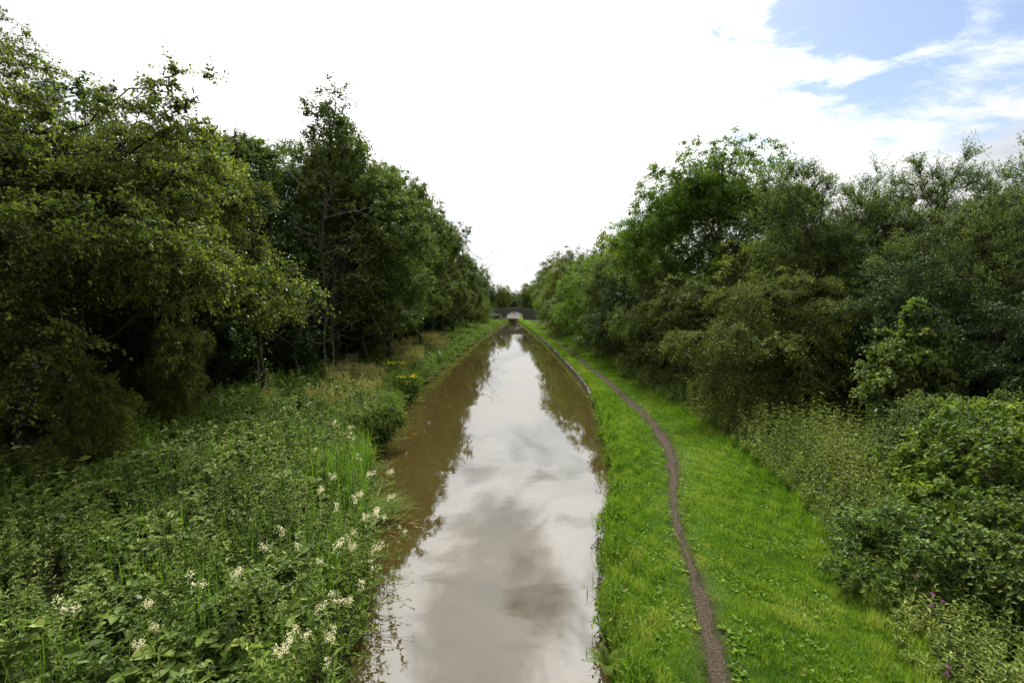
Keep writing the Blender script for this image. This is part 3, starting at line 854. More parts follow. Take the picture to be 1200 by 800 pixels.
# dark gap on the right: shrubs in shade behind the brambles
gap_spots = [(12.8, 15.6, .62, 'shaded bush behind the bramble mound'), (15.2, 14.6, .75, 'shaded bush left of the frame edge behind the brambles'), (18.2, 14.0, .95, 'tall shaded bush at the right edge of the frame'), (14.0, 18.2, .85, 'dark bush deep in the gap on the right'), (12.6, 12.2, .0, ''), (19.8, 10.5, .9, 'dark bush beyond the right edge of the brambles')]
for i, (x, y, s, lab) in enumerate(gap_spots):
    if s <= 0:
        continue
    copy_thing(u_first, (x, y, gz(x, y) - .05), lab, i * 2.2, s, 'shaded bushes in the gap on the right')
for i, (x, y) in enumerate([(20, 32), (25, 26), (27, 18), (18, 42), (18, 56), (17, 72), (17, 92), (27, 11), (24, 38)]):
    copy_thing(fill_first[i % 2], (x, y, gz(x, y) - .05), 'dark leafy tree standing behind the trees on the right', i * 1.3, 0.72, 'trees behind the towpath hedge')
st_ = place('s', 'sycamore_sapling', 11.7, 14.9, 'sycamore sapling with a bright yellow green top in the dark gap', 'sapling', syc, M['alder'], M['bark'], None, 0.3, (1.0, 1.0, 1.2))
top_ = tree_meshes('sycamore_top', 62, [(0, 0, 3.0, .3, .3, .3, 1), (0, 0, 3.5, .2, .2, .35, 1), (-.3, -.5, 2.4, .25, .2, .2, .5)], [(0, 0, 2.2, .02), (0, 0, 2.8, .015), (0, 0, 3.7, .008)], 80, 6, 5, .20, (.10, .085), flat=.3, hang=.3, shell=.3, limb_r=.008)
link('foliage', top_[1], M['sycamore'], st_)
copy_thing(st_, (16.5, 14.2, gz(16.5, 14.2)), 'sycamore shoot hanging at the right edge of the frame', 2.0, 1.05)

# far end
fe = [(-9.2, 114, 1, 1.35, 0.9, 'light green bushy tree left of the bridge'), (-9.5, 128, 0, 1.7, 1.2, 'taller tree at the left end of the bridge'), (-5.0, 150, 2, 0.9, .35, 'low dark bush standing in front of the left bridge abutment'), (-12, 150, 1, 1.6, 1.1, 'tree behind the left end of the bridge'),
      (11.5, 142, 2, 1.7, 1.3, 'leafy tree covering the right bridge ramp'), (12, 180, 0, 2.0, 1.3, 'tree beyond the right end of the bridge'), (-11, 190, 2, 2.0, 1.1, 'tree beyond the left end of the bridge'), (-5.2, 215, 1, 1.8, 1.05, 'bush behind the bridge parapet on the left'), (7.4, 205, 0, 1.9, 1.1, 'bush behind the bridge parapet on the right')]
for i, (x, y, mi, s, zf, lab) in enumerate(fe):
    copy_thing(h_first[mi], (x, y, gz(x, y) - .05), lab, i * 2.1, (s, s, s * zf), GF)
rr = np.random.default_rng(77)
for i in range(29):
    if i >= 20:
        x, y = -38 + (i - 20) * 9, 460
    elif i < 9:
        x, y = -33 + i * 9 + rr.uniform(-2, 2), 436 + rr.uniform(-6, 12)
    else:
        k = i - 9
        x, y = (-1 if k % 2 else 1) * (9.5 + rr.uniform(0, 4) + (k // 2) * 1.5) + 1, 235 + k * 16
    copy_thing(fill_first[i % 2], (x, y, 0.3), 'hazy green tree in the line closing the view beyond the bridge' if i < 9 or i >= 20 else 'tree on the banks beyond the bridge', i * 1.1, rr.uniform(1.15, 1.4) if i < 9 or i >= 20 else .8, 'distant trees beyond the bridge')

# bare twiggy tree in front of the row and far bare tree
def bare_mesh(seed, h, n1, r0):
    rr = np.random.default_rng(seed)
    gs = []
    pts = np.stack([np.cumsum(rr.normal(0, .05 * h / 5, 10)), np.cumsum(rr.normal(0, .05 * h / 5, 10)), np.linspace(-.1, h, 10)], -1)
    gs.append(tube_geo(pts[None], np.linspace(r0, r0 * .3, 10)[None], 6))
    for i in range(n1):
        a = pts[rr.integers(2, 10)]
        d = unit(np.array([rr.normal(), rr.normal(), rr.uniform(.1, 1.3)]))
        q = a + d * (np.linspace(0, 1, 8)[:, None] * h * rr.uniform(.2, .42)) + np.cumsum(rr.normal(0, .02 * h / 3, (8, 3)), 0)
        gs.append(tube_geo(q[None], np.linspace(r0 * .4, r0 * .12, 8)[None], 4))
        for j in range(7):
            a2 = q[rr.integers(2, 8)]
            d2 = unit(d + rr.normal(0, .7, 3))
            q2 = a2 + d2 * (np.linspace(0, 1, 5)[:, None] * h * rr.uniform(.06, .18)) + np.cumsum(rr.normal(0, .03, (5, 3)), 0)
            gs.append(tube_geo(q2[None], np.linspace(r0 * .15, r0 * .06, 5)[None], 3))
    return build_mesh('bare_wood', *join_geo(gs), smooth=True)


o = tag(link('bare_tree', bare_mesh(5, 9.0, 26, .08), M['bark_grey']), 'leafless twiggy tree in front of the tallest tree of the row', 'tree', 'bare trees')
o.location = (-10.6, 29.5, gz(-10.6, 29.5))
o = tag(link('bare_tree', bare_mesh(6, 15, 26, .10), M['bark_grey']), 'leafless tree showing against the sky left of the bridge', 'tree', 'bare trees')
o.location = (-7.6, 118, 0.5)

# ------------------------------------------------------------------ the far bridge
BY0, BY1 = 166.0, 171.0
AX, AHW, SPR, CRN = 0.95, 2.75, 1.0, 2.9


def deck(x):
    return 4.35 - 0.014 * (x - 0.2) ** 2


def stone_mat(name, a, b, sc_):
    m = bpy.data.materials.new(name)
    m.use_nodes = True
    t = NT(m.node_tree)
    tc = t.n('ShaderNodeTexCoord')
    mp = t.n('ShaderNodeMapping', None, Vector=tc.outputs['Object'], Rotation=(radians(90), 0, 0))
    bk = t.n('ShaderNodeTexBrick', None, Vector=mp.outputs[0], Color1=C4(a), Color2=C4(b), Mortar=C4([c * .5 for c in a]), Scale=sc_)
    n = t.noise(tc.outputs['Object'], 1.3, 5, .6)
    col = t.mix(t.rng(n, .4, .7, 0, .6), bk.outputs[0], (0.045, 0.05, 0.03, 1))
    p = t.n('ShaderNodeBsdfPrincipled', None, Base_Color=col, Roughness=.9)
    t.n('ShaderNodeOutputMaterial', None, Surface=p.outputs[0])
    return m


M['brick'] = stone_mat('weathered_brick', (0.085, 0.078, 0.066), (0.12, 0.11, 0.095), 2.2)
M['coping'] = bark_mat('pale_coping', (0.16, 0.145, 0.125), (0.30, 0.27, 0.24), 3)
bridge = thing('bridge', (0, BY0, 0), 'low humped brick arch bridge crossing the canal in the distance', 'bridge')


def strip_solid(name, xs, zlo, zhi, y0, y1, mat, parent):
    """a wall along x between two curves, from y0 to y1"""
    n = len(xs)
    V = np.concatenate([np.stack([xs, np.full(n, yy), zz], -1) for yy in (y0, y1) for zz in (zlo, zhi)])
    i = np.arange(n - 1)
    a, b, c, d = 0, n, 2 * n, 3 * n
    Q = np.concatenate([np.stack([a + i, a + i + 1, b + i + 1, b + i], -1), np.stack([c + i + 1, c + i, d + i, d + i + 1], -1),
                        np.stack([b + i, b + i + 1, d + i + 1, d + i], -1), np.stack([a + i + 1, a + i, c + i, c + i + 1], -1),
                        np.array([[a, b, d, c], [a + n - 1, c + n - 1, d + n - 1, b + n - 1]])])
    return link(name, build_mesh(name, V, Q), mat, parent)


xs = np.concatenate([np.linspace(-13, AX - AHW, 14), np.linspace(AX - AHW + .002, AX + AHW - .002, 25), np.linspace(AX + AHW, 15, 14)])
under = np.where(np.abs(xs - AX) < AHW, SPR + (CRN - SPR) * np.sqrt(np.clip(1 - ((xs - AX) / AHW) ** 2, 0, 1)), -1.2)
strip_solid('arch', xs, under, deck(xs) - 1.0, 0, BY1 - BY0, M['brick'], bridge)
for yy in (0.02, BY1 - BY0 - .42):
    o = strip_solid('parapet', xs, deck(xs) - 1.002, deck(xs) - .14, yy, yy + .40, M['brick'], bridge)
    strip_solid('coping', xs, deck(xs) - .142, deck(xs), yy - .06, yy + .46, M['coping'], o)
xa = np.linspace(AX - AHW, AX + AHW, 25)
ua = SPR + (CRN - SPR) * np.sqrt(np.clip(1 - ((xa - AX) / AHW) ** 2, 0, 1))
strip_solid('arch_ring', xa, ua, ua + .32, -.05, .015, M['coping'], bridge)

# ------------------------------------------------------------------ canal edging
ey = np.arange(26.5, 84, 0.25)
ex = np.interp(ey, RE[:, 0], RE[:, 1]) - 0.02
er = np.random.default_rng(9)
ez = 0.25 + er.normal(0, .035, len(ey)) - .2 * np.clip((30 - ey) / 4, 0, 1)
V = np.stack([np.stack([ex - .10, ey, ez * 0 - .4], -1), np.stack([ex - .11 + er.normal(0, .012, len(ey)), ey, ez], -1), np.stack([ex + .10 + er.normal(0, .02, len(ey)), ey, ez + .02], -1), np.stack([ex + .12, ey, ez * 0 - .4], -1)], 1)
ii = np.arange(len(ey) * 4).reshape(-1, 4)
Qe = np.concatenate([np.stack([ii[:-1, k], ii[1:, k], ii[1:, k + 1], ii[:-1, k + 1]], -1) for k in range(3)])
M['edging'] = bark_mat('weathered_edging', (0.03, 0.027, 0.02), (0.15, 0.135, 0.11), 2.5)
tag(link('canal_edging', build_mesh('canal_edging', V, Qe), M['edging']), 'low weathered stone edging along the towpath side of the water', 'edging')

# ------------------------------------------------------------------ grass and undergrowth
def scatter(rng, n, x0, x1, y0, y1):
    return rng.uniform(x0, x1, n), rng.uniform(y0, y1, n)


def blades(rng, x, y, z, h, wd, lean=0.5, val=None):
    n = len(x)
    a = rng.uniform(0, 2 * math.pi, n)
    l = np.abs(rng.normal(0, lean, n))
    A = np.stack([np.cos(a) * l, np.sin(a) * l, np.ones(n)], -1)
    Nn = np.stack([np.cos(a), np.sin(a), np.full(n, .3)], -1) + rng.normal(0, .35, (n, 3))
    v = np.clip(rng.normal(.4, .2, n), 0, 1) if val is None else val
    return leaf_geo(np.stack([x, y, z], -1), A, Nn, h, wd, fold=.1, droop=.25, at=.5), v


g = np.random.default_rng(100)
parts = []
for (y0, y1, dens, hh, ww) in [(4.6, 9, 5200, .085, .0075), (9, 14, 3000, .085, .010), (14, 22, 1500, .09, .014), (22, 36, 700, .10, .022), (36, 60, 300, .12, .035), (60, 165, 90, .14, .07)]:
    area = 7.5 * (y1 - y0)
    x, y = scatter(g, int(area * dens), 0.8, 8.3, y0, y1)
    ok = (x > right_edge(y) - .02) & (x < right_margin(y) + .5)
    pd = path_dist(x, y)
    worn = np.clip((fnoise(x, y, 1.4, 3) + .1) * 1.5, 0, 1) * np.clip(1 - pd / .7, 0, 1) * np.where((x > np.interp(y, PY, PRX)) | (y > 14), 1, .4)
    near_edge = np.exp(-np.clip(x - right_edge(y), 0, 9) / .35)
    keep = np.clip(.55 + pd / .08 + .5 * fnoise(x, y, .5, 77), 0, 1) * (1 - .75 * worn)
    ok &= (pd > -.10) & (g.random(len(x)) < keep)
    x, y, pd, near_edge = x[ok], y[ok], pd[ok], near_edge[ok]
    f = fnoise(x, y, 3.0, 8)
    f2 = fnoise(x, y, .7, 18)
    h = hh * g.uniform(.5, 1.3, len(x)) * np.clip(.45 + pd * .9, .4, 1) * (1 + .35 * f2) * (1 + 1.3 * near_edge * (g.random(len(x)) < .5))
    h *= 1 + 1.2 * np.clip((x - right_margin(y) + .5) / .6, 0, 1)
    z = np.where(x - right_edge(y) < .3, .33 + .4 * np.clip(x - right_edge(y), 0, .3), BANK)
    dry = np.clip((fnoise(x, y, 1.9, 30) - .45) * 1.2, 0, 1) * (y < 9.5)
    val = np.clip(g.normal(.42, .17, len(x)) + .20 * f + .22 * f2 + .25 * near_edge + .55 * dry * (g.random(len(x)) < .7), 0, 1)
    parts.append(blades(g, x, y, z, h, ww * g.uniform(.7, 1.4, len(x)), .75, val))
    # clover and plantain among the grass
    nb = int(area * dens * .035)
    x, y = scatter(g, nb, 1.0, 8, y0, y1)
    ok = (x > right_edge(y) + .1) & (x < right_margin(y) + .3) & (path_dist(x, y) > .02) & (fnoise(x, y, 1.6, 44) > -.1)
    x, y = x[ok], y[ok]
    n = len(x)
    a = g.uniform(0, 6.28, n)
    A = np.stack([np.cos(a), np.sin(a), g.uniform(.1, .6, n)], -1)
    ll = g.uniform(.05, .11, n) * (hh / .085)
    parts.append((leaf_geo(np.stack([x, y, np.full(n, BANK + .03)], -1), A, np.array([0, 0, 1.]) + g.normal(0, .3, (n, 3)), ll, ll * .6), np.clip(g.normal(.55, .2, n), 0, .9)))
for (y0, y1, n, k) in [(5, 12, 420, 26), (12, 24, 420, 18), (24, 60, 500, 10)]:
    x, y = scatter(g, n, 1.4, 8, y0, y1)
    ok = (x > right_edge(y) + .05) & (x < right_margin(y) + .4) & (path_dist(x, y) > .12)
    x, y = np.repeat(x[ok], k), np.repeat(y[ok], k)
    sz_ = np.interp(y, [5, 12, 24, 60], [1, 1.1, 1.4, 2.2])
    tone = np.repeat(g.normal(.36, .18, ok.sum()), k)
    parts.append(blades(g, x + g.normal(0, .05, len(x)) * sz_, y + g.normal(0, .05, len(x)) * sz_, np.full(len(x), BANK), g.uniform(.10, .22, len(x)) * sz_, .009 * sz_, .8, np.clip(tone + g.normal(0, .1, len(x)), 0, 1)))
for (y0, y1, dens, sz_) in [(4, 9, 420, 1.0), (9, 16, 330, 1.2), (16, 28, 200, 1.7), (28, 60, 80, 2.8), (60, 165, 22, 5)]:
    n = int((y1 - y0) * dens)
    y = g.uniform(y0, y1, n)
    bushy = np.clip(.5 + fnoise(y, y * 0, 2.1, 501) * .7, .05, 1.3) * np.where((y > 27) & (y < 45), .6, 1)
    x = right_edge(y) + g.uniform(-.16, .30, n) * np.clip(bushy, .3, 1.2)
    keep = g.random(n) < bushy
    x, y, bushy = x[keep], y[keep], bushy[keep]
    n = len(x)
    zz = np.clip(.30 + (x - right_edge(y)) * 1.2, .04, .45)
    bl_ = blades(g, x, y, zz, g.uniform(.12, .42, n) * (.5 + .6 * bushy), .011 * sz_, .8, np.clip(g.normal(.36, .22, n), 0, 1))
    parts.append(bl_)
    P = np.stack([x, y, zz + g.uniform(0, .22, n) * bushy], -1)
    ll = g.uniform(.04, .10, n) * sz_ ** .6
    parts.append((leaf_geo(P, g.normal(size=(n, 3)) + np.array([-.3, 0, 0]), np.array([-.3, 0, 1.]) + g.normal(0, .4, (n, 3)), ll, ll * .55), np.clip(g.normal(.30, .2, n), 0, .85)))
tag(link('grass', leaf_mesh('grass', parts), M['grass']), 'short bright green grass growing either side of the path', 'grass', None, 'stuff')


def herb(rng, x, y, z, h, nodes, leaf, lean=.25, start=.25, up=.25, val=.4, pair=2, spread=1.0, stem_r=.004, tip=.6, oval=False):
    """upright stems with pairs of leaves; returns (leaves, values), (stem verts, quads)"""
    n = len(x)
    la = rng.uniform(0, 6.28, n)
    lm = np.abs(rng.normal(0, lean, n))
    D = np.stack([np.cos(la) * lm, np.sin(la) * lm, np.ones(n)], -1)
    B = np.stack([x, y, z], -1)
    t = np.linspace(start, 1, nodes)[None, :] + rng.uniform(-.03, .03, (n, nodes))
    bow = (t ** 2)[..., None] * np.stack([np.cos(la) * lm, np.sin(la) * lm, -lm], -1)[:, None] * .5
    P = B[:, None] + (D[:, None] * t[..., None] + bow) * np.asarray(h)[:, None, None]
    a = rng.uniform(0, 6.28, (n, 1)) + np.arange(nodes)[None] * 1.75
    L, Vv = [], []
    ps = rng.lognormal(0, .28, (n, 1))
    vv = np.broadcast_to(np.asarray(val, float), (n,))
    for k in range(pair):
        ak = a + k * 2 * math.pi / pair + rng.normal(0, .3, a.shape)
        A = np.stack([np.cos(ak) * spread, np.sin(ak) * spread, rng.normal(up, .3, ak.shape)], -1)
        Nn = np.stack([-np.cos(ak) * .2, -np.sin(ak) * .2, np.ones_like(ak)], -1) + rng.normal(0, .3, ak.shape + (3,))
        ll = leaf[0] * ps * rng.uniform(.7, 1.25, ak.shape) * (1 - (1 - tip) * t)
        L.append((oval_geo if oval else leaf_geo)(P.reshape(-1, 3), A.reshape(-1, 3), Nn.reshape(-1, 3), ll.reshape(-1), (ll * leaf[1] / leaf[0]).reshape(-1), droop=.22))
        Vv.append(np.repeat(np.clip(vv[:, None] + .22 * (t - .6) + rng.normal(0, .14, ak.shape), 0, 1).reshape(-1), 2 if oval else 1))
    st = None
    if stem_r:
        s = np.stack([B, (B + P[:, -1]) / 2, P[:, -1]], 1)
        st = tube_geo(s, np.array([[stem_r * 1.3, stem_r, stem_r * .6]]), 3)
    return (np.concatenate(L), np.concatenate(Vv)), st


def stuff(name, leaves, stems, mat, smat, label, cat):
    V1 = np.concatenate([p[0] for p in leaves]).reshape(-1, 3)
    q1 = np.arange(len(V1)).reshape(-1, 4)
    v1 = np.concatenate([p[1] for p in leaves])
    V, Q, mi = V1, q1, np.zeros(len(q1), np.int32)
    stems = [s for s in stems if s is not None]
    if stems:
        V2, q2 = join_geo(stems)
        V = np.concatenate([V1, V2])
        Q = np.concatenate([q1, q2 + len(V1)])
        mi = np.concatenate([mi, np.ones(len(q2), np.int32)])
        v1 = np.concatenate([v1, np.zeros(len(q2))])
    me = build_mesh(name, V, Q, v1)
    me.materials.append(mat)
    me.materials.append(smat)
    me.polygons.foreach_set('material_index', mi)
    return tag(link(name, me), label, cat, None, 'stuff')


# left bank: nettles, willowherb, brambles, seed grasses
u = np.random.default_rng(200)
LV, ST, BR, BST, SG = [], [], [], [], []
for (y0, y1, dens, sc_) in [(3.6, 9, 52, 1.1), (9, 15, 40, 1.25), (15, 24, 24, 1.6), (24, 42, 11, 2.1), (42, 165, 3.2, 3.6)]:
    area = 17 * (y1 - y0)
    x, y = scatter(u, int(area * dens), -18, -1, y0, y1)
    dl = left_edge(y) - x
    ok = (dl > -.12) & (dl < 7.5 + .10 * np.clip(16 - y, 0, 10) * 3) & (x > -1.25 * y - 4)
    x, y, dl = x[ok], y[ok], dl[ok]
    f = fnoise(x, y, 4.5, 61) + .4 * fnoise(x, y, 1.2, 62)
    h = (0.80 + .24 * f + .20 * fnoise(x, y, .9, 63) + .22 * fnoise(x, y, 1.8, 64)) * (1 - .35 * np.exp(-np.clip(dl, 0, 5) / .5)) * u.uniform(.65, 1.25, len(x)) * np.interp(y, [0, 40, 60], [1, 1, .8])
    shade = np.clip((dl - 4.5) / 3, 0, 1)
    h *= 1 - .25 * shade
    kind = fnoise(x, y, 2.6, 71) + u.normal(0, .12, len(x))
    bram = (kind > .15) & (dl > .9)
    broad = (kind < -.5) & (u.random(len(x)) < .35)
    h = h * np.where(bram, .8, 1.0) * np.where(broad, .9, 1.0)
    z = ground_z(x, y)
    a, s = herb(u, x[broad], y[broad], z[broad], h[broad], 5, (.125 * sc_ ** .5, .095 * sc_ ** .5), .3, .35, .2, np.clip(u.normal(.35, .18, broad.sum()), 0, 1), pair=2, tip=.8, oval=True)
    BR.append(a); BST.append(s)
    a, s = herb(u, x[~bram], y[~bram], z[~bram], h[~bram], 9, (.088 * sc_ ** .6, .045 * sc_ ** .75), .22, .2, .25, np.clip(.42 + .15 * f[~bram] + u.normal(0, .13, (~bram).sum()), 0, 1))
    LV.append(a); ST.append(s)
    a, s = herb(u, x[bram], y[bram], z[bram], h[bram] * .85, 7, (.10 * sc_ ** .6, .075 * sc_ ** .7), .5, .3, .1, np.clip(.48 + .12 * f[bram] + u.normal(0, .14, bram.sum()), 0, 1), pair=3, tip=.9, oval=y1 < 20)
    BR.append(a); BST.append(s)
    # growth hanging down the bank face
    n = int((y1 - y0) * dens * np.interp(y0, [3, 24, 42], [1.2, 2.5, 5]))
    y = u.uniform(y0, y1, n)
    dl = u.uniform(-.10, .30, n)
    x = left_edge(y) - dl
    a, s = herb(u, x, y, np.clip(.08 + dl * 1.2, .03, .38), u.uniform(.25, .6, n), 7, (.085 * sc_ ** .6, .045 * sc_ ** .75), .8, .1, -.1, np.clip(u.normal(.45, .2, n), 0, 1))
    LV.append(a); ST.append(s)
    n = int((y1 - y0) * dens * np.interp(y0, [3, 24, 42], [1.8, 4, 9]))
    y = u.uniform(y0, y1, n)
    x = left_edge(y) + u.uniform(-.3, .06, n)
    SG.append(blades(u, x, y, np.full(n, .05), u.uniform(.3, .75, n) , .012 * sc_ * u.uniform(.7, 1.3, n), .55, np.clip(u.normal(.35, .2, n), 0, 1)))
    # long grass near the water and tan seed heads by the wood
    n = int(area * dens * 1.3)
    x, y = scatter(u, n, -13, -1, y0, y1)
    dl = left_edge(y) - x
    ok = (dl > -.05) & (dl < 7) & ((fnoise(x, y, 2.4, 81) > .25) | (dl < .6) | (y > 24))
    x, y, dl = x[ok], y[ok], dl[ok]
    hh = u.uniform(.45, 1.0, len(x)) * np.where(y > 24, .9, 1)
    SG.append(blades(u, x, y, ground_z(x, y), hh, .010 * sc_ * u.uniform(.7, 1.3, len(x)), .35, np.clip(u.normal(.35, .2, len(x)) + .1 * (y > 24), 0, 1)))
# seeding willowherb spires over the nettles
x, y = scatter(u, 1100, -8.5, -2.2, 6.2, 24)
dl = left_edge(y) - x
ok = (dl > .1) & (dl < 4.6) & (fnoise(x, y, 2.7, 131) + .35 * fnoise(x, y, .8, 132) > .05)
x, y = x[ok], y[ok]
a, s = herb(u, x, y, ground_z(x, y), u.uniform(.9, 1.45, len(x)), 16, (.075, .022), .16, .25, .55, np.clip(u.normal(.5, .2, len(x)), 0, 1), tip=.4)
WHL, WHS = [a], [s]
stuff('nettle_bed', LV, ST, M['nettle'], M['stem'], 'mixed green nettles and tall herbs covering the left bank', 'undergrowth')
stuff('bramble_patch', BR, BST, M['bramble'], M['stem'], 'low brambles spreading among the nettles on the left bank', 'brambles')
tag(link('long_grass', leaf_mesh('long_grass', SG), M['reed']), 'long green grass mixed along the left waterside', 'grass', None, 'stuff')

stuff('willowherb', WHL, WHS, M['nettle_dry'], M['stem'], 'tall thin seeding willowherb standing above the nettles near the water', 'willowherb')

# tan seed grass against the wood
x, y = scatter(u, 9000, -11, -5, 17, 60)
dl = left_edge(y) - x
ok = (fnoise(x, y, 5, 91) + .4 * fnoise(x, y, 1.3, 92) > .35) & (dl > .8) & (dl < 4.4)
x, y = x[ok], y[ok]
hh = u.uniform(.9, 1.35, len(x))
z = ground_z(x, y)
sg = [blades(u, x, y, z, hh, .016 * np.interp(y, [17, 60], [1, 2.6]), .2, np.clip(u.normal(.45, .2, len(x)), 0, 1))]
tx = np.repeat(x, 5) + u.normal(0, .05, len(x) * 5); ty = np.repeat(y, 5) + u.normal(0, .05, len(x) * 5); tz = np.repeat(z + hh * .85, 5) + u.normal(0, .08, len(x) * 5)
sg.append(blades(u, tx, ty, tz, u.uniform(.06, .13, len(tx)) * np.interp(ty, [17, 60], [1, 2]), .03 * np.interp(ty, [17, 60], [1, 2]), .6, np.clip(u.normal(.65, .2, len(tx)), 0, 1)))
tag(link('seed_grass', leaf_mesh('seed_grass', sg), M['straw']), 'tall tan seeding grass in front of the dark wood', 'grass', None, 'stuff')

# right side nettle strip
NL, NS = [], []
for (y0, y1, dens, sc_) in [(3, 9, 95, 1.0), (9, 15, 60, 1.15), (15, 26, 34, 1.5), (26, 50, 10, 2.2), (50, 130, 3, 3.8)]:
    x, y = scatter(u, int(12 * (y1 - y0) * dens), 4, 16, y0, y1)
    dm = x - right_margin(y)
    wdt = np.interp(y, [3, 12, 17, 26, 40], [6, 5.5, 3.6, 2.0, 1.4])
    ok = (dm > 0) & (dm < wdt)
    x, y, dm = x[ok], y[ok], dm[ok]
    f = fnoise(x, y, 2.6, 161)
    low = np.interp(y, [3, 8.5, 10.5, 16, 24, 32], [.45, .6, 1.05, 1.3, 1.15, .7])
    h = low * (1 + .18 * f) * u.uniform(.7, 1.2, len(x)) * np.clip(.35 + dm * .8, .35, 1)
    a, s = herb(u, x, y, ground_z(x, y), h, 10, (.085 * sc_ ** .6, .034 * sc_ ** .75), .14, .15, .3, np.clip(.50 + .13 * f, 0, 1))
    NL.append(a); NS.append(s)
stuff('tall_nettles', NL, NS, M['nettle_dry'], M['stem'], 'strip of tall seeding nettles between the towpath grass and the hedge', 'nettles')

# ------------------------------------------------------------------ bushes in the right foreground
bush_l = [(0, 0, 1.3, 1.5, 1.4, 1.0, 1), (1.5, .2, 1.4, 1.5, 1.3, 1.0, 1), (-1.0, -.4, .9, 1.1, 1.0, .8, 1), (.8, -1.0, .9, 1.5, 1.0, .8, 1), (2.4, -.6, 1.0, 1.2, 1.1, .9, 1), (.6, .6, 1.9, 1.2, 1.0, .6, .8)]
elder = tree_meshes('elder_bush', 71, bush_l, [(0, 0, 0, .05), (0, 0, .6, .04), (0, 0, 1.3, .02)], 520, 7, 9, .42, (.105, .058), flat=.3, hang=.3, shell=.55, limb_r=.02, up=.4, oval=True)
bram_r = tree_meshes('bramble_mound', 72, [(0, 0, .7, 1.5, 1.2, .6, 1), (1.3, .2, .8, 1.2, 1.1, .6, 1), (-1.2, .1, .6, 1.1, .9, .5, 1)], [(0, 0, 0, .03), (0, 0, .4, .02), (0, 0, .8, .01)], 300, 7, 9, .42, (.085, .06), flat=.4, hang=.2, shell=.6, limb_r=.012, droop=.4, twig_wood=True, oval=True)
haz = tree_meshes('thorn_bush', 73, [(0, 0, 1.5, 1.2, 1.1, 1.1, 1), (1.3, .2, 1.7, 1.3, 1.1, 1.1, 1), (-.9, 0, 1.2, 1.0, .9, .9, 1), (.5, 0, 2.4, 1.0, .8, .6, .7)], [(0, 0, 0, .05), (0, 0, .8, .04), (0, 0, 2, .02)], 420, 8, 10, .5, (.06, .042), flat=.1, hang=.1, shell=.55, limb_r=.02, up=.6, twig_wood=True, oval=True)
GB = 'bushes in the right foreground'
place('b', 'leafy_bush', 9.3, 9.6, 'big leafy bright green bush in the right foreground', 'bush', elder, M['bright'], M['bark'], GB, .2, 1.0)
place('b', 'thorn_bush', 9.8, 11.9, 'small leaved bush with pale arching shoots behind the bright green bush', 'bush', haz, M['hedge'], M['bark'], GB, .5, .76)
tb = place('b', 'thorn_bush', 12.3, 11.0, 'small leaved grey green bush at the right frame edge', 'bush', haz, M['bramble'], M['bark'], GB, 2.5, .8)
bm = place('b', 'bramble_mound', 7.6, 8.0, 'bramble mound trailing into the grass below the bright green bush', 'bramble', bram_r, M['bramble'], M['stem'], GB, 0, 1.0)
copy_thing(bm, (8.4, 6.3, gz(8.4, 6.3)), 'pale bramble mound in the bottom right corner', 2.0, .9, GB)
copy_thing(bm, (6.0, 4.8, gz(6.0, 4.8)), 'low bramble at the bottom frame edge beside the grass', 4.0, .55, GB)
# arching pale shoots
rr = np.random.default_rng(55)
sh = thing('arching_shoot', (9.9, 11.6, 2.1), 'pale arching bramble shoot standing up against the dark gap', 'shoot')
gs, lv = [], []
for j in range(6):
    a0 = np.array([rr.uniform(-.9, 1.2), rr.uniform(-.3, .3), -.6])
    c0 = a0 + np.array([rr.uniform(-.9, .3), rr.uniform(-.3, .3), rr.uniform(1.0, 1.35)])
    b0 = np.array([a0[0] + .1, a0[1], c0[2] + .15])
    cv_ = bez(a0[None], b0[None], c0[None], 12)
    gs.append(tube_geo(cv_, np.linspace(.008, .003, 12)[None], 4))
    P = np.repeat(cv_[0, 2:], 4, 0)
    n = len(P)
    lv.append((leaf_geo(P, rr.normal(size=(n, 3)) + np.array([0, 0, -.1]), np.array([0, 0, 1.]) + rr.normal(0, .4, (n, 3)), rr.uniform(.05, .09, n), rr.uniform(.035, .055, n)), np.clip(rr.normal(.75, .15, n), 0, 1)))
link('stem', build_mesh('shoot_stem', *join_geo(gs), smooth=True), M['stem'], sh)
link('foliage', leaf_mesh('shoot_leaves', lv), M['hawthorn'], sh)

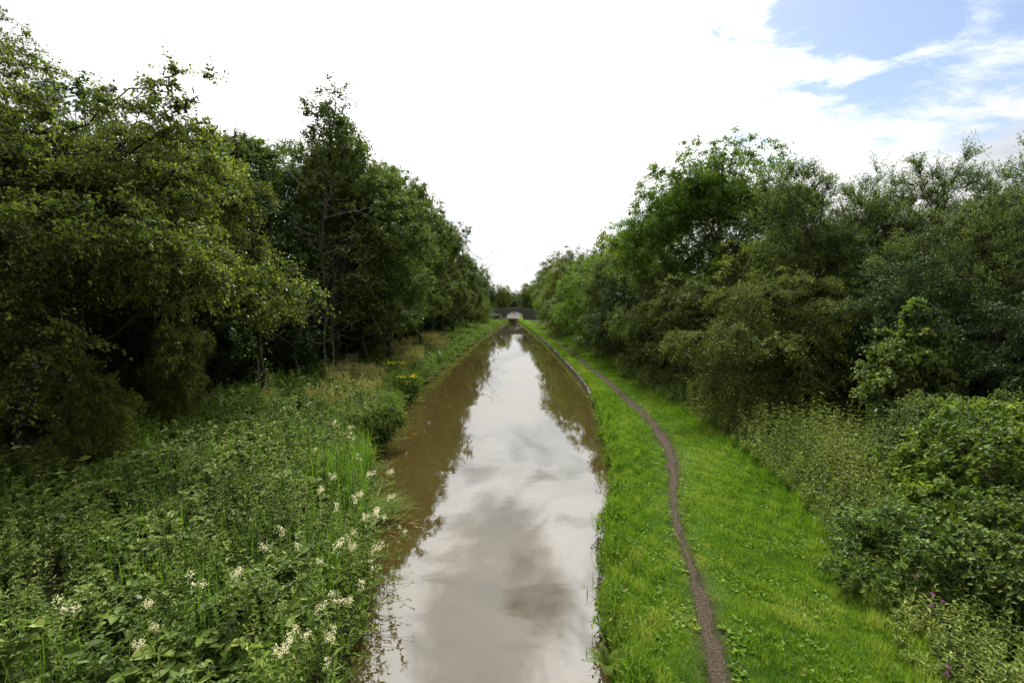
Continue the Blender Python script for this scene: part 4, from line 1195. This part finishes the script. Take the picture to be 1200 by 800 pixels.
# ------------------------------------------------------------------ single plants
def meadowsweet(seed):
    rr = np.random.default_rng(seed)
    h = rr.uniform(1.05, 1.25)
    top = np.array([rr.normal(0, .08), rr.normal(0, .08), h])
    stem = bez(np.zeros((1, 3)), np.array([[top[0] * .2, top[1] * .2, h * .6]]), top[None], 8)
    gs = [tube_geo(stem, np.linspace(.006, .003, 8)[None], 4)]
    fl = []
    for j in range(rr.integers(2, 5)):
        c = top + np.array([rr.normal(0, .035), rr.normal(0, .035), rr.uniform(-.10, .05)])
        gs.append(tube_geo(np.stack([stem[0, 6], (stem[0, 6] + c) / 2, c])[None], np.array([[.003, .003, .002]]), 3))
        n = 34
        P = c + rr.normal(0, 1, (n, 3)) * np.array([.021, .021, .026])
        fl.append((leaf_geo(P, rr.normal(size=(n, 3)), rr.normal(size=(n, 3)) + np.array([0, 0, 1.]), np.full(n, .016), np.full(n, .015), at=.5), np.clip(rr.normal(.6, .25, n), 0, 1)))
    n = 26
    k = rr.integers(1, 7, n)
    a = rr.uniform(0, 6.28, n)
    lf = [(leaf_geo(stem[0, k], np.stack([np.cos(a), np.sin(a), rr.uniform(0, .6, n)], -1), np.array([0, 0, 1.]) + rr.normal(0, .3, (n, 3)), rr.uniform(.08, .15, n), rr.uniform(.03, .05, n)), np.clip(rr.normal(.45, .2, n), 0, 1))]
    return build_mesh('sweet_stem', *join_geo(gs), smooth=True), leaf_mesh('sweet_leaves', lf), leaf_mesh('sweet_flowers', fl)


ms = [meadowsweet(300 + i) for i in range(5)]
MS_PX = [(396, 495), (409, 507), (404, 503), (386, 556), (394, 554), (382, 573), (416, 525), (425, 569), (414, 584), (429, 597), (442, 597), (436, 600), (451, 584), (407, 615), (418, 626), (420, 638), (427, 645), (433, 665),
         (329, 621), (284, 653), (181, 683), (212, 680), (368, 718), (390, 717), (391, 749), (338, 755), (377, 684), (393, 662), (425, 684), (184, 715), (169, 726), (50, 714), (273, 677), (349, 623), (312, 642), (459, 551), (461, 610), (444, 619), (396, 592), (376, 643), (409, 681), (332, 752), (344, 757), (386, 752), (430, 606), (421, 577)]
ms_first = {}
for i, (px, py) in enumerate(MS_PX):
    p3 = on_plane(px, py, 1.5)
    for _ in range(3):
        gzv = gz(p3[0], p3[1])
        gzv = max(gzv, .25)
        p3 = on_plane(px, py, gzv + 1.15)
    if py < 530:
        lab = 'cream meadowsweet at the far end of the drift, beside the waterside bush'
    elif px > 440:
        lab = 'cream meadowsweet leaning over the water edge by the reed tuft'
    elif px > 375 and py < 660:
        lab = 'cream meadowsweet in the dense drift near the water'
    elif py > 740:
        lab = 'cream meadowsweet at the bottom of the left bank'
    elif px < 300:
        lab = 'scattered cream meadowsweet among the nettles far from the water'
    else:
        lab = 'cream meadowsweet in the loose scatter below the dense drift'
    v = i % 5
    loc = (p3[0], p3[1], gzv)
    if v not in ms_first:
        t_ = ms_first[v] = thing('meadowsweet', loc, lab, 'flower', 'meadowsweet on the left bank', i * 1.3)
        link('stem', ms[v][0], M['stem'], t_)
        link('foliage', ms[v][1], M['nettle'], t_)
        link('blossom', ms[v][2], M['cream'], t_)
    else:
        copy_thing(ms_first[v], loc, lab, i * 1.3, .8 + .37 * ((i * 7) % 10) / 10)

# reed tuft leaning into the water
rr = np.random.default_rng(401)
n = 420
x, y = -3.35 + rr.normal(0, .30, n), 11.6 + rr.normal(0, .35, n)
a = rr.normal(-.25, .8, n)
A = np.stack([np.cos(a) * rr.uniform(.4, 1.3, n), np.sin(a) * .9, np.full(n, .9)], -1)
tv = leaf_geo(np.stack([x, y, np.full(n, .05)], -1), A, np.array([0, 0, .8]) + rr.normal(0, .4, (n, 3)), rr.uniform(.5, .95, n), rr.uniform(.012, .02, n), droop=.35)
dd = 60
x2, y2 = -3.2 + rr.normal(0, .45, dd), 11.2 + rr.normal(0, .25, dd)
a2 = rr.normal(0, .6, dd)
dv = leaf_geo(np.stack([x2, y2, np.full(dd, .04)], -1), np.stack([np.cos(a2), np.sin(a2), rr.uniform(-.02, .15, dd)], -1), np.array([0, 0, 1.]) + rr.normal(0, .3, (dd, 3)), rr.uniform(.25, .6, dd), rr.uniform(.008, .014, dd))
t_ = thing('reed_tuft', (0, 0, 0), 'tuft of green reed grass leaning out over the water on the left', 'reeds')
link('foliage', leaf_mesh('reed_blades', [(tv, np.clip(rr.normal(.45, .2, n), 0, 1))]), M['reed'], t_)
link('dead_leaves', leaf_mesh('reed_dead', [(dv, rr.random(dd))]), M['dead'], t_)

# bright grass clump inside the drift and waterside bush
rr = np.random.default_rng(402)
n = 430
c = on_plane(412, 540, .9)
x, y = c[0] + rr.normal(0, .5, n), c[1] + rr.normal(0, .9, n)
link('foliage', leaf_mesh('sedge', [blades(rr, x, y, ground_z(x, y), rr.uniform(.7, 1.15, n), rr.uniform(.016, .024, n), .3)]), M['reed'], thing('sedge_clump', (0, 0, 0), 'bright green sedge clump among the dense meadowsweet', 'sedge'))
c = on_plane(440, 497, .9)
sb = place('wb', 'waterside_bush', float(c[0]) - .1, float(c[1]), 'grey green bush overhanging the left water edge', 'bush', bram_r, M['willow'], M['stem'], None, .6, (.42, .6, .8))
c = on_plane(475, 455, .7)
copy_thing(sb, (float(c[0]) - .2, float(c[1]), .4), 'dark green bush overhanging the water below the yellow flowers', 1.6, (.42, .7, .75))

# ragwort
def ragwort(seed):
    rr = np.random.default_rng(seed)
    gs, fl = [], []
    for j in range(5):
        top = np.array([rr.normal(0, .25), rr.normal(0, .25), rr.uniform(1.0, 1.3)])
        gs.append(tube_geo(np.stack([top * [.2, .2, 0], top * [.5, .5, .5], top])[None], np.array([[.01, .008, .006]]), 4))
        n = 14
        P = top + rr.normal(0, 1, (n, 3)) * np.array([.11, .11, .05])
        fl.append((leaf_geo(P, rr.normal(size=(n, 3)) * [1, 1, .3], np.array([0, 0, 1.]) + rr.normal(0, .3, (n, 3)), np.full(n, .07), np.full(n, .07), at=.5), rr.random(n)))
    n = 40
    lf = leaf_geo(rr.normal(0, .12, (n, 3)) * [1, 1, 0] + np.stack([np.zeros(n), np.zeros(n), rr.uniform(.1, .9, n)], -1), rr.normal(size=(n, 3)), np.array([0, 0, 1.]) + rr.normal(0, .3, (n, 3)), rr.uniform(.1, .2, n), rr.uniform(.05, .08, n))
    return build_mesh('rag_stem', *join_geo(gs)), leaf_mesh('rag_leaf', [(lf, rr.random(n))]), leaf_mesh('rag_flower', fl)


rg = ragwort(8)
for i, (px, py, lab) in enumerate([(468, 426, 'taller yellow ragwort in front of the dark trunks'), (476, 437, 'lower yellow ragwort nearest the water')]):
    p3 = on_plane(px, py, 1.6)
    loc = (p3[0], p3[1], .55)
    if i == 0:
        t0 = thing('ragwort', loc, lab, 'flower', 'yellow ragwort on the left bank')
        link('stem', rg[0], M['stem'], t0); link('foliage', rg[1], M['nettle'], t0); link('blossom', rg[2], M['yellow'], t0)
    else:
        copy_thing(t0, loc, lab, 2, .8)

# fern and tussocks on the right bank edge
def rosette(seed, n, l, wd, rise, R=.05):
    rr = np.random.default_rng(seed)
    a = np.linspace(0, 6.28, n, False) + rr.normal(0, .2, n)
    A = np.stack([np.cos(a), np.sin(a), rr.uniform(rise * .6, rise * 1.4, n)], -1)
    P = np.stack([np.cos(a) * R, np.sin(a) * R, np.full(n, .02)], -1)
    ll = l * rr.uniform(.7, 1.2, n)
    return leaf_mesh('rosette', [(leaf_geo(P, A, np.array([0, 0, 1.]) + rr.normal(0, .15, (n, 3)), ll, ll * wd, droop=.2), np.clip(rr.normal(.5, .2, n), 0, 1))])


def fern_mesh(seed):
    rr = np.random.default_rng(seed)
    L = []
    for j in range(11):
        a = j * .571 * 2 + rr.normal(0, .2)
        d = np.array([math.cos(a), math.sin(a), 0])
        c = bez(np.zeros((1, 3)), (d * .15 + np.array([0, 0, .35]))[None], (d * .5 + np.array([0, 0, .28]))[None], 16)[0]
        T = unit(np.gradient(c, axis=0))
        for s in (-1, 1):
            S = np.cross(T, [0, 0, 1.]) * s + T * .5
            ll = .13 * np.sin(np.linspace(.35, 3.0, 16))
            L.append((leaf_geo(c, S, np.tile([0, 0, 1.], (16, 1)), ll, np.full(16, .035)), np.full(16, .6)))
    return leaf_mesh('fern', L)


c = on_plane(704, 768, .5)
o = tag(link('fern_plant', fern_mesh(3), M['bright']), 'pale green fern on the right bank edge at the bottom', 'fern')
o.location = (float(c[0]) + .08, float(c[1]), .30); o.scale = (.6,) * 3
TUS = [(706, 735, 'dark tussock overhanging the water just above the fern'), (713, 655, 'grass tussock on the bank where the water narrows'), (716, 575, 'broad tussock on the bank below the bend of the path'), (702, 530, 'leafy tussock on the bank edge opposite the path bend'), (694, 492, 'tall tussock at the near end of the stone edging')]
tm = None
rr = np.random.default_rng(12)
n = 380
tx, ty = rr.normal(0, .11, n), rr.normal(0, .34, n)
tus = leaf_mesh('tussock', [blades(rr, tx, ty, np.zeros(n), rr.uniform(.18, .42, n), rr.uniform(.012, .022, n), .8)])
nb_ = 160
bl = leaf_mesh('tussock_leaves', [(leaf_geo(np.stack([rr.normal(0, .16, nb_), rr.normal(0, .3, nb_), rr.uniform(.02, .28, nb_)], -1), rr.normal(size=(nb_, 3)), np.array([0, 0, 1.]) + rr.normal(0, .4, (nb_, 3)), rr.uniform(.05, .1, nb_), rr.uniform(.03, .06, nb_)), rr.random(nb_) * .8)])
for i, (px, py, lab) in enumerate(TUS):
    c = on_plane(px, py, .4)
    xx = float(right_edge(c[1])) + .22
    sca = 1.0 + .07 * c[1] / 10
    if tm is None:
        tm = thing('tussock', (xx, c[1], .32), lab, 'tussock', 'tussocks along the right bank edge', .1, sca)
        link('foliage', tus, M['reed'], tm)
        link('foliage', bl, M['nettle'], tm)
    else:
        copy_thing(tm, (xx, float(c[1]), .32), lab, i * 3.14 + .1, sca)

# docks and big leaves at the grass edge
DK = [(785, 636, .10, 'pale dock seedling on the left edge of the path'), (862, 742, .11, 'plantain rosette at the right edge of the path'), (1020, 715, .20, 'large pale butterbur leaves at the edge of the grass'), (1035, 728, .18, 'broad leaves beside the pale butterbur'), (1012, 735, .16, 'lower broad leaves at the grass edge'), (1058, 700, .15, 'yellowish leaves under the brambles at the grass edge'),
      (940, 698, .12, 'dock rosette alone in the grass right of the path'), (1055, 795, .22, 'blue green dock at the bottom frame edge'), (965, 600, .16, 'pale leafed plant standing at the foot of the nettles')]
dk = rosette(5, 9, 1.0, .55, .45)
df = None
for i, (px, py, s, lab) in enumerate(DK):
    c = on_plane(px, py, BANK)
    if df is None:
        df = tag(link('dock_plant', dk, M['sycamore']), lab, 'plant', 'broad leaved plants in the grass')
        df.location = (float(c[0]), float(c[1]), BANK); df.scale = (s,) * 3
    else:
        copy_thing(df, (float(c[0]), float(c[1]), BANK), lab, i * 2.0, s)

# pink thistles
rr = np.random.default_rng(66)
n = 36
gs = [tube_geo(np.array([[[0, 0, 0], [.02, 0, .4], [.03, .02, .8]]]), np.array([[.006, .005, .004]]), 4)]
hd = leaf_geo(np.array([.03, .02, .8]) + rr.normal(0, .012, (n, 3)), rr.normal(size=(n, 3)) + np.array([0, 0, .8]), rr.normal(size=(n, 3)), np.full(n, .019), np.full(n, .008))
nl_ = 22
zz = rr.uniform(.05, .7, nl_)
lf = leaf_geo(np.stack([zz * 0, zz * 0, zz], -1), rr.normal(size=(nl_, 3)), np.array([0, 0, 1.]) + rr.normal(0, .3, (nl_, 3)), rr.uniform(.08, .16, nl_), rr.uniform(.02, .04, nl_))
thm = (build_mesh('thistle_stem', *join_geo(gs)), leaf_mesh('thistle_leaf', [(lf, rr.random(nl_))]), leaf_mesh('thistle_head', [(hd, rr.random(n))]))
tf = None
for i, (px, py, lab) in enumerate([(1092, 693, 'pink thistle left of the pair under the bright green bush'), (1096, 702, 'lowest pink thistle under the bright green bush'), (1104, 695, 'pink thistle right of the pair under the bright green bush'), (1073, 667, 'reddish pink thistle in the shade of the bright green bush'), (1116, 773, 'pink thistle topmost in the bottom right corner'), (1111, 778, 'pink thistle left in the bottom right corner'), (1113, 794, 'pink thistle nearest the bottom frame edge'), (962, 567, 'pink thistle among the tall nettles'), (971, 552, 'pink thistle higher among the tall nettles')]):
    c = on_plane(px, py, BANK + .85)
    if tf is None:
        tf = thing('thistle', (c[0], c[1], BANK), lab, 'flower', 'pink thistles on the right')
        link('stem', thm[0], M['stem'], tf); link('foliage', thm[1], M['nettle'], tf); link('blossom', thm[2], M['pink'], tf)
    else:
        copy_thing(tf, (float(c[0]), float(c[1]), BANK), lab, i * 1.9, .95)

# floating twigs
tw_first = None
for i, (px, py, ln, rot, lab) in enumerate([(425, 660, .8, .1, 'longest dry stick floating below the reed tuft'), (470, 676, .5, .5, 'short twig floating out on the water'), (455, 700, .6, -.4, 'twig lying in the water near the left bank'), (478, 520, .7, .2, 'thin stick floating off the left bank beside the grey green bush')]):
    c = on_plane(px, py, .02)
    if tw_first is None:
        rr = np.random.default_rng(3)
        pts = np.stack([np.linspace(-.5, .5, 9), np.cumsum(rr.normal(0, .02, 9)), rr.uniform(0, .02, 9)], -1)
        g2 = [tube_geo(pts[None], np.linspace(.009, .004, 9)[None], 5)]
        for j in range(4):
            q = pts[3 + j] + np.linspace(0, 1, 4)[:, None] * np.array([.15, rr.choice([-1, 1]) * .12, .03])
            g2.append(tube_geo(q[None], np.linspace(.004, .002, 4)[None], 4))
        tw_first = tag(link('floating_twig', build_mesh('floating_twig', *join_geo(g2)), M['twig']), lab, 'twig', 'twigs floating on the canal')
        tw_first.location = (float(c[0]), float(c[1]), .012); tw_first.rotation_euler = (0, 0, rot); tw_first.scale = (ln * .6,) * 3
    else:
        copy_thing(tw_first, (float(c[0]), float(c[1]), .012), lab, rot, ln * .6)
